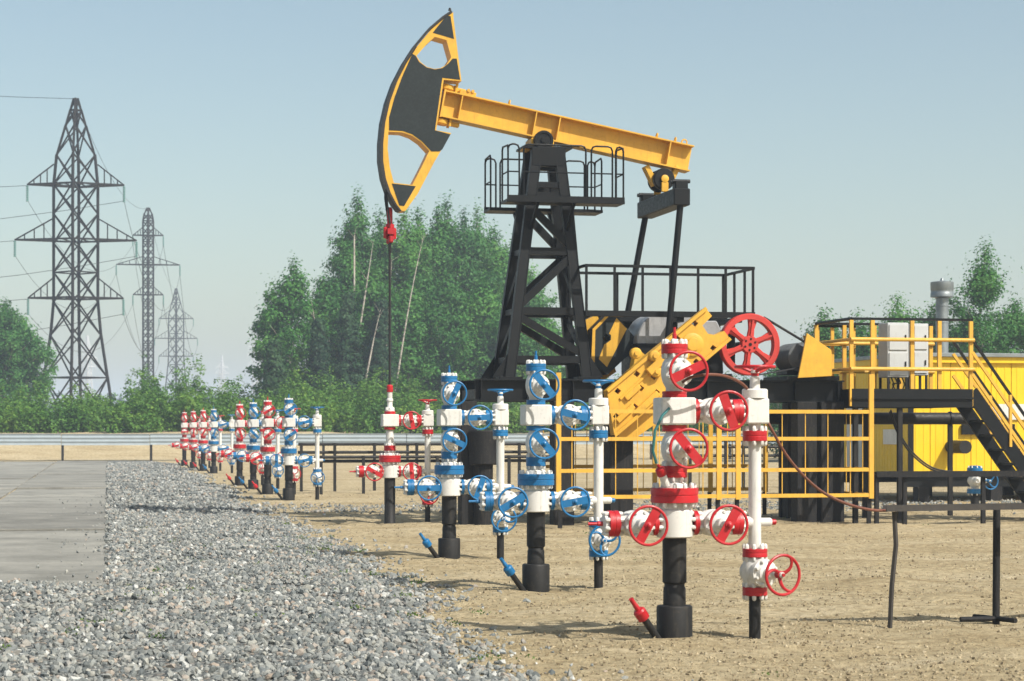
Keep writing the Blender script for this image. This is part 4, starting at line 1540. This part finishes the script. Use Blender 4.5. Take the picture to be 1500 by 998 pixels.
# ------------------------------------------------------------------ guardrail at the foot of the bank
gr = thing('guardrail', 'pale grey corrugated metal guardrail on black posts below the sandy bank', 'guardrail', tuple(BERM), YAW)
prof = []
zlo, zhi = .84, 1.42
nw = 25
for k in range(nw):
    z = zlo + (zhi - zlo) * k / (nw - 1)
    prof.append((-.018 * math.cos(2 * math.pi * 3 * k / (nw - 1)), z))
plen = 4.45
mb = MB()
vsl = [(x, y, z) for x in (0, plen - .03) for (y, z) in prof]
mb.add(vsl, [(k, k + 1, nw + k + 1, nw + k) for k in range(nw - 1)])
mb.add([(x, y + .012, z) for (x, y, z) in vsl], [(k, nw + k, nw + k + 1, k + 1) for k in range(nw - 1)])
panel_me = mb.mesh('rail_panel', 'rail_zinc', smooth=60)
post_me = MB().box((0, 0, .62), (.13, .12, 1.5)).mesh('post', 'dark_pipe')
for k in range(-2, 19):
    x = -.2 + k * plen + 2.6
    link('rail_panel', panel_me, gr, (x, 0, random.uniform(-.01, .01)))
    link('post', post_me, gr, (x + .05, .12, 0))

# ------------------------------------------------------------------ pylons
def pylon(px, py_top, d, label, rows, half, body_px, leg_px, yaw, mat='tower_steel', th=.16, arms=None, flare=True, simple_=False):
    """rows: pixel rows (shoulder, foot of the straight body); arms: (row, half width in px)"""
    X = (px - 750) / F * d
    zb = float(ground_z(X, d))
    t = thing('pylon', label, 'pylon', (X, d, zb), yaw, 'lattice pylons of the power line')
    k = d / F

    def zz(py):
        return CAMH + (HZ - py) * k - zb
    H = zz(py_top)
    zs, zw = zz(rows[0]), zz(rows[1])
    hb = body_px * k / 2 / math.sqrt(2)
    hl_ = leg_px * k / 2 / math.sqrt(2)

    def half_at(z):
        if z > zs:
            return .12 + (hb - .12) * (H - z) / (H - zs)
        if z > zw:
            return hb
        return hb + (hl_ - hb) * (zw - z) / (zw - zz(592) if flare else zw)
    levels = []
    z = 0.0
    while z < H - .3:
        levels.append(z)
        z += max(1.0, half_at(z) * (1.9 if z < zs else 2.2))
    levels.append(H)
    cs = [(-1, -1), (1, -1), (1, 1), (-1, 1)]
    for c in cs:
        mb = MB()
        for a, b2 in zip(levels[:-1], levels[1:]):
            mb.bar((c[0] * half_at(a), c[1] * half_at(a), a - .05), (c[0] * half_at(b2), c[1] * half_at(b2), b2 + .05), th, th)
        mb.build('leg', mat, t, smooth=0)
    mb = MB()
    for i_, (a, b2) in enumerate(zip(levels[:-1], levels[1:])):
        ha, hb_ = half_at(a), half_at(b2)
        for q in range(4):
            c, e = cs[q], cs[(q + 1) % 4]
            mb.bar((c[0] * ha, c[1] * ha, a), (e[0] * hb_, e[1] * hb_, b2), th * .55, th * .55)
            mb.bar((e[0] * ha, e[1] * ha, a), (c[0] * hb_, c[1] * hb_, b2), th * .55, th * .55)
            if i_ % 3 == 1:
                mb.bar((c[0] * ha, c[1] * ha, a), (e[0] * ha, e[1] * ha, a), th * .6, th * .6)
    mb.build('bracing', mat, t, smooth=0, kind='stuff')
    tips = []
    r45 = R(45)
    ax = Vector((math.cos(-r45 * 1.0), math.sin(-r45 * 1.0), 0))
    for (py, hp, rise) in arms:
        z = zz(py)
        w_ = hp * k
        hbz = half_at(z)
        hup = half_at(z + rise * k)
        for sg in (-1, 1):
            tip = ax * (sg * w_) + Vector((0, 0, z))
            mb = MB()
            # the two body corners that face this arm
            for c in ((1, 1), (-1, -1)):
                root = Vector((c[0] * hbz, c[1] * hbz, z))
                mb.bar(root, tip, th * .8, th * .8)
                if not simple_:
                    for q in range(1, 5):
                        f0 = root + (tip - root) * (q / 5)
                        r2 = Vector((-c[0] * hbz, -c[1] * hbz, z))
                        f1 = r2 + (tip - r2) * ((q - .5) / 5)
                        mb.bar(f0, f1, th * .45, th * .45)
            root2 = ax * (sg * hup * math.sqrt(2)) + Vector((0, 0, z + rise * k))
            mb.bar(root2, tip, th * .6, th * .6)
            mb.bar(ax * (sg * hbz * math.sqrt(2)) + Vector((0, 0, z)), tip, th * .6, th * .6)
            if not simple_:
                r3 = ax * (sg * hbz * math.sqrt(2)) + Vector((0, 0, z))
                for q in range(1, 4):
                    mb.bar(r3 + (tip - r3) * (q / 4), root2 + (tip - root2) * (q / 4), th * .4, th * .4)
            arm = mb.build('crossarm', mat, t, smooth=0)
            tips.append((sg, tip))
            ins = MB()
            p_ = [(.05, 0)]
            for q in range(9):
                p_ += [(.13, .08 + q * .16), (.13, .12 + q * .16), (.04, .14 + q * .16)]
            ins.lathe(tip - Vector((0, 0, .1)), (0, 0, -1), p_, 8)
            ins.build('insulator_string', 'insulator' if not simple_ else mat, arm, smooth=0)
    return t, tips, H


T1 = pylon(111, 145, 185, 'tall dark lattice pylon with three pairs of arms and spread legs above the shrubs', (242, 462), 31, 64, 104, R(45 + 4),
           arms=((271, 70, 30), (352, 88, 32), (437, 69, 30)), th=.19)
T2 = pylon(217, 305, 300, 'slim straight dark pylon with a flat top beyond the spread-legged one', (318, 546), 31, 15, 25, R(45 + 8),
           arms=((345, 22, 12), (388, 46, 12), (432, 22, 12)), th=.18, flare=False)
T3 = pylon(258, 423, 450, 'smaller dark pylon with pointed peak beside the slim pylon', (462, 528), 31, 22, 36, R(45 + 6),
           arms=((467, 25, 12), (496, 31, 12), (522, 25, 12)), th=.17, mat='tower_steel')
pylon(376, 488, 820, 'pale lattice pylon fading into the haze left of the grove', (520, 555), 31, 12, 20, R(60), arms=((508, 12, 6), (520, 14, 6), (533, 12, 6)), th=.26, mat='far_steel', simple_=True)
pylon(325, 521, 1000, 'tiny pale pylon fading into the haze far down the line', (545, 560), 31, 8, 12, R(60), arms=((538, 9, 4), (547, 10, 4)), th=.26, mat='far_steel', simple_=True)
pylon(128, 492, 760, 'pale distant pylon seen behind the legs of the tall dark pylon', (520, 555), 31, 12, 18, R(60), arms=((512, 12, 6), (524, 14, 6), (537, 12, 6)), th=.26, mat='far_steel', simple_=True)
scene.view_layers[0].update()


def world_tips(T):
    o, tips, H = T
    M = Matrix.Translation(o.location) @ Matrix.Rotation(o.rotation_euler.z, 4, 'Z')
    return [(sg, M @ tp) for sg, tp in tips], M @ Vector((0, 0, H))


def wire(p, q, sag, label='thin power line wire strung between the lattice pylons', r=.022):
    pts = []
    for k in range(17):
        t_ = k / 16
        v_ = p.lerp(q, t_)
        v_.z -= 4 * sag * t_ * (1 - t_)
        pts.append(v_)
    tag(MB().path(pts, r, 4).build('power_wire', 'tower_steel', smooth=0), label, 'wire', 'wires of the power line')


w1, p1 = world_tips(T1)
w2, p2 = world_tips(T2)
w3, p3 = world_tips(T3)
for (sg, a), (_, b2), (_, c) in zip(w1, w2, w3):
    dz = Vector((0, 0, -1.4))
    wire(a + dz, b2 + dz, 5)
    wire(b2 + dz, c + dz, 6, r=.03)
    if sg < 0:
        wire(a + Vector((0, 0, -.1)), a + Vector((-60, -34, 1.0)), 2.2)
    else:
        wire(a + dz, a + Vector((-75, -44, 1.0)), 5.5)
wire(p1, p2, 3)
wire(p2, p3, 3)
wire(p1, p1 + Vector((-60, -34, .4)), 1)


# ------------------------------------------------------------------ vegetation
def leaf_quads(P, size, C=None, out=1.1):
    n = len(P)
    nn = rng.normal(size=(n, 3)); nn /= np.linalg.norm(nn, axis=1)[:, None]
    if C is not None:
        o_ = P - C
        o_ /= np.linalg.norm(o_, axis=1)[:, None] + 1e-6
        nn = nn * 0.62 + o_ * out + np.array([0, 0, .25])
        nn /= np.linalg.norm(nn, axis=1)[:, None]
    a = np.cross(nn, rng.normal(size=(n, 3))); a /= np.linalg.norm(a, axis=1)[:, None]
    b2 = np.cross(nn, a)
    s1 = (size * rng.uniform(.6, 1.25, n))[:, None]
    s2 = s1 * rng.uniform(.45, .75, (n, 1))
    v = np.stack([P - a * s1 - b2 * s2, P + a * s1 * .9 - b2 * s2 * .6, P + a * s1 * .1 + b2 * s2 * 1.3], 1).reshape(-1, 3)
    f = np.arange(n * 3).reshape(-1, 3)
    return v, f


def tree(px, top, d, width, label, kind='birch', group='trees', n=6000, leaf=.125, base=.12, lean=0.0):
    X = (px - 750) / F * d
    zb = float(ground_z(X, d))
    H = CAMH + (HZ - top) / F * d - zb
    t = thing({'birch': 'birch_tree', 'conifer': 'spruce_tree', 'young': 'birch_tree'}[kind], label, 'tree', (X, d, zb), 0, group)
    r0 = .008 * H + .05
    tp = [Vector((lean * H * q ** 1.5 + .25 * math.sin(q * 5 + px), .25 * math.cos(q * 4 + px) - .25 * math.cos(px), -.2 + H * .93 * q)) for q in np.linspace(0, 1, 9)]
    tp[0].x = 0
    MB().path(tp, [r0 * (1.05 - .95 * q) for q in np.linspace(0, 1, 9)], 8).build('trunk', 'bark' if kind != 'conifer' else 'weathered', t)
    pts = []
    cen = []
    if kind == 'conifer':
        nb = 46
        lim = MB()
        for k in range(nb):
            q = base + (1 - base) * (k + .5) / nb
            ln = width / 2 * (1 - q) ** .8 * rng.uniform(.7, 1.15) + .15
            for j in range(6):
                a = rng.uniform(0, 6.28)
                m_ = max(6, int(n / nb / 6))
                s_ = rng.random(m_) ** .7
                c = tp[0].lerp(tp[-1], q)
                cen.append(np.tile(np.array([c.x, c.y, H * q - .5 * ln]), (m_, 1)))
                pts.append(np.stack([c.x + np.cos(a) * ln * s_ + rng.normal(0, .16, m_), c.y + np.sin(a) * ln * s_ + rng.normal(0, .16, m_),
                                     H * q - .35 * ln * s_ + rng.normal(0, .12, m_)], 1))
    else:
        nb = 30 if kind == 'birch' else 22
        lim = MB()
        tot = 0
        for k in range(nb):
            q = base + (1 - base) * ((k + rng.random()) / nb)
            env = math.sin(math.pi * min(1, (q - base * .6) / (1 - base * .6)) ** .72) ** .75 if q < .97 else .15
            ln = width / 2 * max(.14, env) * rng.uniform(.55, 1.2)
            a = k * 2.4 + rng.uniform(-.5, .5)
            i0 = min(7, int(q * .9 * 8)); c = tp[i0].lerp(tp[i0 + 1], q * .9 * 8 - i0)
            rise = rng.uniform(.35, .95) * ln
            e = c + Vector((math.cos(a) * ln, math.sin(a) * ln, rise))
            lim.path([c, c.lerp(e, .5) + Vector((0, 0, -.06 * ln)), e], [r0 * .35 * (1.1 - q), r0 * .2 * (1.1 - q), .012], 5)
            ncl = 5 if kind == 'birch' else 4
            for j in range(ncl):
                s_ = .35 + .7 * j / (ncl - 1)
                cc = np.array(c.lerp(e, s_)) + rng.normal(0, .12 * ln + .1, 3)
                rad = rng.uniform(.30, .58) * (width / 6.0)
                m_ = int(n / (nb * ncl) * rng.uniform(.5, 1.5))
                pts.append(cc + rng.normal(0, 1, (m_, 3)) * np.array([rad, rad, rad * .75]))
                cen.append(np.tile(cc - np.array([0, 0, .25]), (m_, 1)))
        # leader
        c = np.array(tp[-1])
        for j in range(3):
            m_ = int(n * .012)
            pts.append(c + np.array([0, 0, -j * .045 * H]) + rng.normal(0, 1, (m_, 3)) * np.array([.22 + .2 * j, .22 + .2 * j, .03 * H]))
            cen.append(np.tile(c + np.array([0, 0, -j * .045 * H - .3]), (m_, 1)))
        lim.build('branches', 'bark' if kind != 'conifer' else 'weathered', t, smooth=0)
    P = np.concatenate(pts)
    C_ = np.concatenate(cen)
    kk = P[:, 2] > .1
    P, C_ = P[kk], C_[kk]
    v, f = leaf_quads(P, np.full(len(P), leaf), C_)
    np_mesh('crown', v, f, 'leaf_dark' if kind == 'conifer' else 'leaf_birch', parent=t)
    return t


gv = 'tall trees of the dense grove behind the wells'
grove = [(429, 368, 140, 4.6, 'slender birch standing apart on the open side of the grove', 7000),
         (402, 425, 141, 3.6, 'short birch at the outer edge of the grove over the dark spruce', 4500),
         (476, 395, 142, 4.4, 'birch between the slender edge birch and the tall grove', 7000),
         (523, 268, 150, 5.4, 'tall birch with the first high top of the dense grove', 11000),
         (505, 350, 147, 4.4, 'birch in the grove just below the first high top', 8000)]
for px, top, d, w_, lab, n in grove:
    tree(px, top, d, w_, lab, 'birch', gv, int(n * 2))
for px, top, d, w_ in ((560, 296, 153, 5.6), (588, 288, 150, 5.6), (614, 292, 158, 6.0), (637, 284, 152, 6.0), (659, 275, 160, 6.2), (684, 296, 154, 6.0), (704, 290, 162, 6.0), (728, 318, 156, 5.6), (752, 345, 158, 5.6), (775, 398, 152, 5.4),
                       (800, 455, 148, 4.6), (545, 385, 144, 5.0), (598, 400, 145, 5.2), (655, 390, 146, 5.4), (705, 400, 147, 5.4), (750, 440, 146, 5.0)):
    tree(px, top, d, w_, 'tall leafy birch in the high back part of the grove behind the tower' if top < 380 or d >= 152 else 'lower leafy birch in the front row of the grove', 'birch', gv, 15000)
for px, top, d, w_, lab in ((408, 502, 134, 3.0, 'dark spruce at the outer foot of the grove'), (505, 430, 139, 3.8, 'dark spruce standing under the first high birch top'),
                            (470, 470, 138, 3.4, 'dark spruce in the gap between the edge birches and tall grove'), (555, 440, 141, 3.6, 'dark spruce behind the hanging rod')):
    tree(px, top, d, w_, lab, 'conifer', gv, 11000, leaf=.11, base=.03)
for px, top, d, w_, lab in ((4, 430, 160, 4.8, 'broad birch behind the spread-legged pylon, tallest of its group'), (38, 455, 163, 3.6, 'birch between the broad birch and the pylon legs'),
                            (-26, 445, 165, 5.0, 'birch at the outer side of the broad birch by the pylon')):
    tree(px, top, d, w_, lab, 'birch', 'trees behind the tall pylon', 17000, base=.3)
gr_ = 'trees behind the yellow hut'
for px, top, d, w_, lab in ((1441, 338, 104, 4.2, 'tallest tree behind the yellow hut, dense pointed crown'), (1490, 425, 106, 4.4, 'full tree beside the tallest one behind the yellow hut'),
                            (1366, 425, 106, 3.6, 'tree directly behind the chimney pipe'), (1310, 418, 108, 3.8, 'young pointed tree above the control cabinets'),
                            (1212, 440, 104, 3.4, 'thin young birch rising behind the belt guard'), (1253, 440, 106, 2.3, 'very thin young birch above the platform corner'),
                            (1185, 470, 104, 3.0, 'short young birch between motor and flywheel'), (1340, 455, 104, 3.0, 'low young tree between cabinets and chimney'),
                            (1275, 462, 105, 3.2, 'low bushy birch behind the upper platform rail'), (1410, 440, 108, 3.4, 'tree filling the gap between chimney and tallest tree'),
                            (1145, 515, 108, 3.0, 'low leafy tree seen through the red flywheel'), (1230, 490, 108, 3.4, 'low leafy tree behind the yellow belt guard')):
    tree(px, top, d, w_, lab, 'birch', gr_, 19000 if w_ > 4 else (12000 if w_ > 3 else 5500), leaf=.085, base=.06)

# bare pale trunks in the grove
for k, (pts, d) in enumerate((([(470, 545), (464, 490), (456, 440)], 137), ([(581, 560), (597, 460), (611, 388), (621, 345)], 139), ([(541, 530), (549, 490), (558, 452)], 138),
                              ([(532, 450), (539, 405), (547, 353)], 140.5), ([(519, 380), (519, 350), (521, 335)], 143), ([(566, 500), (570, 440), (574, 380)], 139.5))):
    d += 2.0
    q = [W(px, py, d) for px, py in pts]
    z0g = float(ground_z(q[0].x, d))
    foot = q[0] + (q[0] - q[1]) * ((q[0].z - z0g + .2) / max(.1, (q[1].z - q[0].z)))
    t = thing('bare_birch', ('bare pale birch trunk leaning across the dense grove, the longest one' if k == 1 else 'bare pale birch trunk standing at the front of the grove'), 'tree', (foot.x, foot.y, z0g), 0, 'bare trunks in the grove')
    o_ = Vector((foot.x, foot.y, z0g))
    al = [foot] + q
    n_ = len(al)
    MB(o_).path(smooth_path(al, 3), [.085 - .075 * i_ / (3 * (n_ - 1)) for i_ in range(3 * (n_ - 1) + 1)], 7).build('trunk', 'bark', t)
    for j in range(4):
        c = al[-2].lerp(al[-1], rng.uniform(-.3, 1))
        MB(o_).path([c, c + Vector((rng.uniform(-.5, .5), rng.uniform(-.4, .1), rng.uniform(.3, .8)))], [.015, .005], 5).build('branch', 'bark', t, smooth=0)

# shrub thicket on the bank: one mass
pts = []
cen = []
for k in range(900):
    a = rng.uniform(-22, 75)
    depth = rng.choice([11, 13, 15.5, 18.5, 22, 27]) + rng.uniform(-1.4, 1.4)
    x = BERM.x + CA * a - SA * depth
    y = BERM.y + SA * a + CA * depth
    vary = float(vnoise(np.array([a * .22]), np.array([depth * .3]), 31)[0])
    # rows of the picture the shrub tops reach: low in front, higher behind; lower by the tall pylon
    low = 1.0 if a > 6 else .5
    hz_ = (1.6 + 2.5 * low * (depth - 10) / 16) * (1 + .35 * vary) * rng.uniform(.75, 1.2)
    zb = float(ground_z(x, y))
    nsh = rng.integers(5, 9)
    for j in range(nsh):
        # a shoot with leaf clumps along it
        ang = rng.uniform(0, 6.28)
        sp = rng.uniform(.2, 1.0)
        hj = hz_ * rng.uniform(.6, 1.08)
        for q in range(4):
            tq = (q + rng.uniform(.2, 1)) / 4.4
            c = np.array([x + math.cos(ang) * sp * tq, y + math.sin(ang) * sp * tq, zb + hj * tq])
            rad = (.46 - .22 * tq) * rng.uniform(.7, 1.2)
            m_ = int(rng.integers(13, 27))
            pts.append(c + rng.normal(0, 1, (m_, 3)) * np.array([rad, rad, rad * .9]) * .62)
            cen.append(np.tile(c - np.array([0, 0, .2]), (m_, 1)))
P = np.concatenate(pts)
v, f = leaf_quads(P, np.full(len(P), .105), np.concatenate(cen))
np_mesh('shrub_thicket', v, f, 'leaf_shrub', 'stuff')
# far-off wood along the horizon: one mass
pts = []
for k in range(420):
    x = rng.uniform(-330, 330); y = rng.uniform(520, 640)
    h_ = rng.uniform(6, 11); m_ = 60
    pts.append(np.stack([x + rng.normal(0, 1.8, m_), y + rng.normal(0, 1.8, m_), float(ground_z(x, y)) + h_ * rng.random(m_) ** .7], 1))
P = np.concatenate(pts)
v, f = leaf_quads(P, np.full(len(P), .9))
np_mesh('far_wood', v, f, 'leaf_dark', 'stuff')

# small weeds on gravel and sand: ground cover
pts = []
for k in range(150):
    if k < 138:
        u_, v2 = rng.uniform(-2.5, 3.3), rng.uniform(-8, 14)
        x, y = SL0.x + RC * u_ - RS * v2, SL0.y + RS * u_ + RC * v2
        if v2 > -.1 and u_ < 0:
            continue
        zz_ = float(ground_z(x, y)) + .06
    else:
        y = rng.uniform(14, 40); x = rng.uniform(-.02, .26) * y
        zz_ = float(ground_z(x, y))
    m_ = rng.integers(8, 44) if k < 138 else 10
    pts.append(np.stack([x + rng.normal(0, .05, m_), y + rng.normal(0, .05, m_), zz_ + np.abs(rng.normal(0, .022, m_))], 1))
P = np.concatenate(pts)
v, f = leaf_quads(P, np.full(len(P), .014))
np_mesh('weeds', v, f, 'weed', 'stuff')

# ------------------------------------------------------------------ haze
m = bpy.data.materials.new('haze')
m.use_nodes = True
t = m.node_tree
t.nodes.clear()
mo = t.nodes.new('ShaderNodeOutputMaterial')
pv = t.nodes.new('ShaderNodeVolumePrincipled')
pv.inputs['Color'].default_value = (0.68, 0.81, 1.0, 1)
pv.inputs['Density'].default_value = 0.0007
pv.inputs['Anisotropy'].default_value = 0.0
t.links.new(pv.outputs[0], mo.inputs['Volume'])
MATS['haze'] = m
MB().box((0, 1240, 20.5), (3100, 2600, 45)).build('haze', 'haze', smooth=0, kind='stuff')
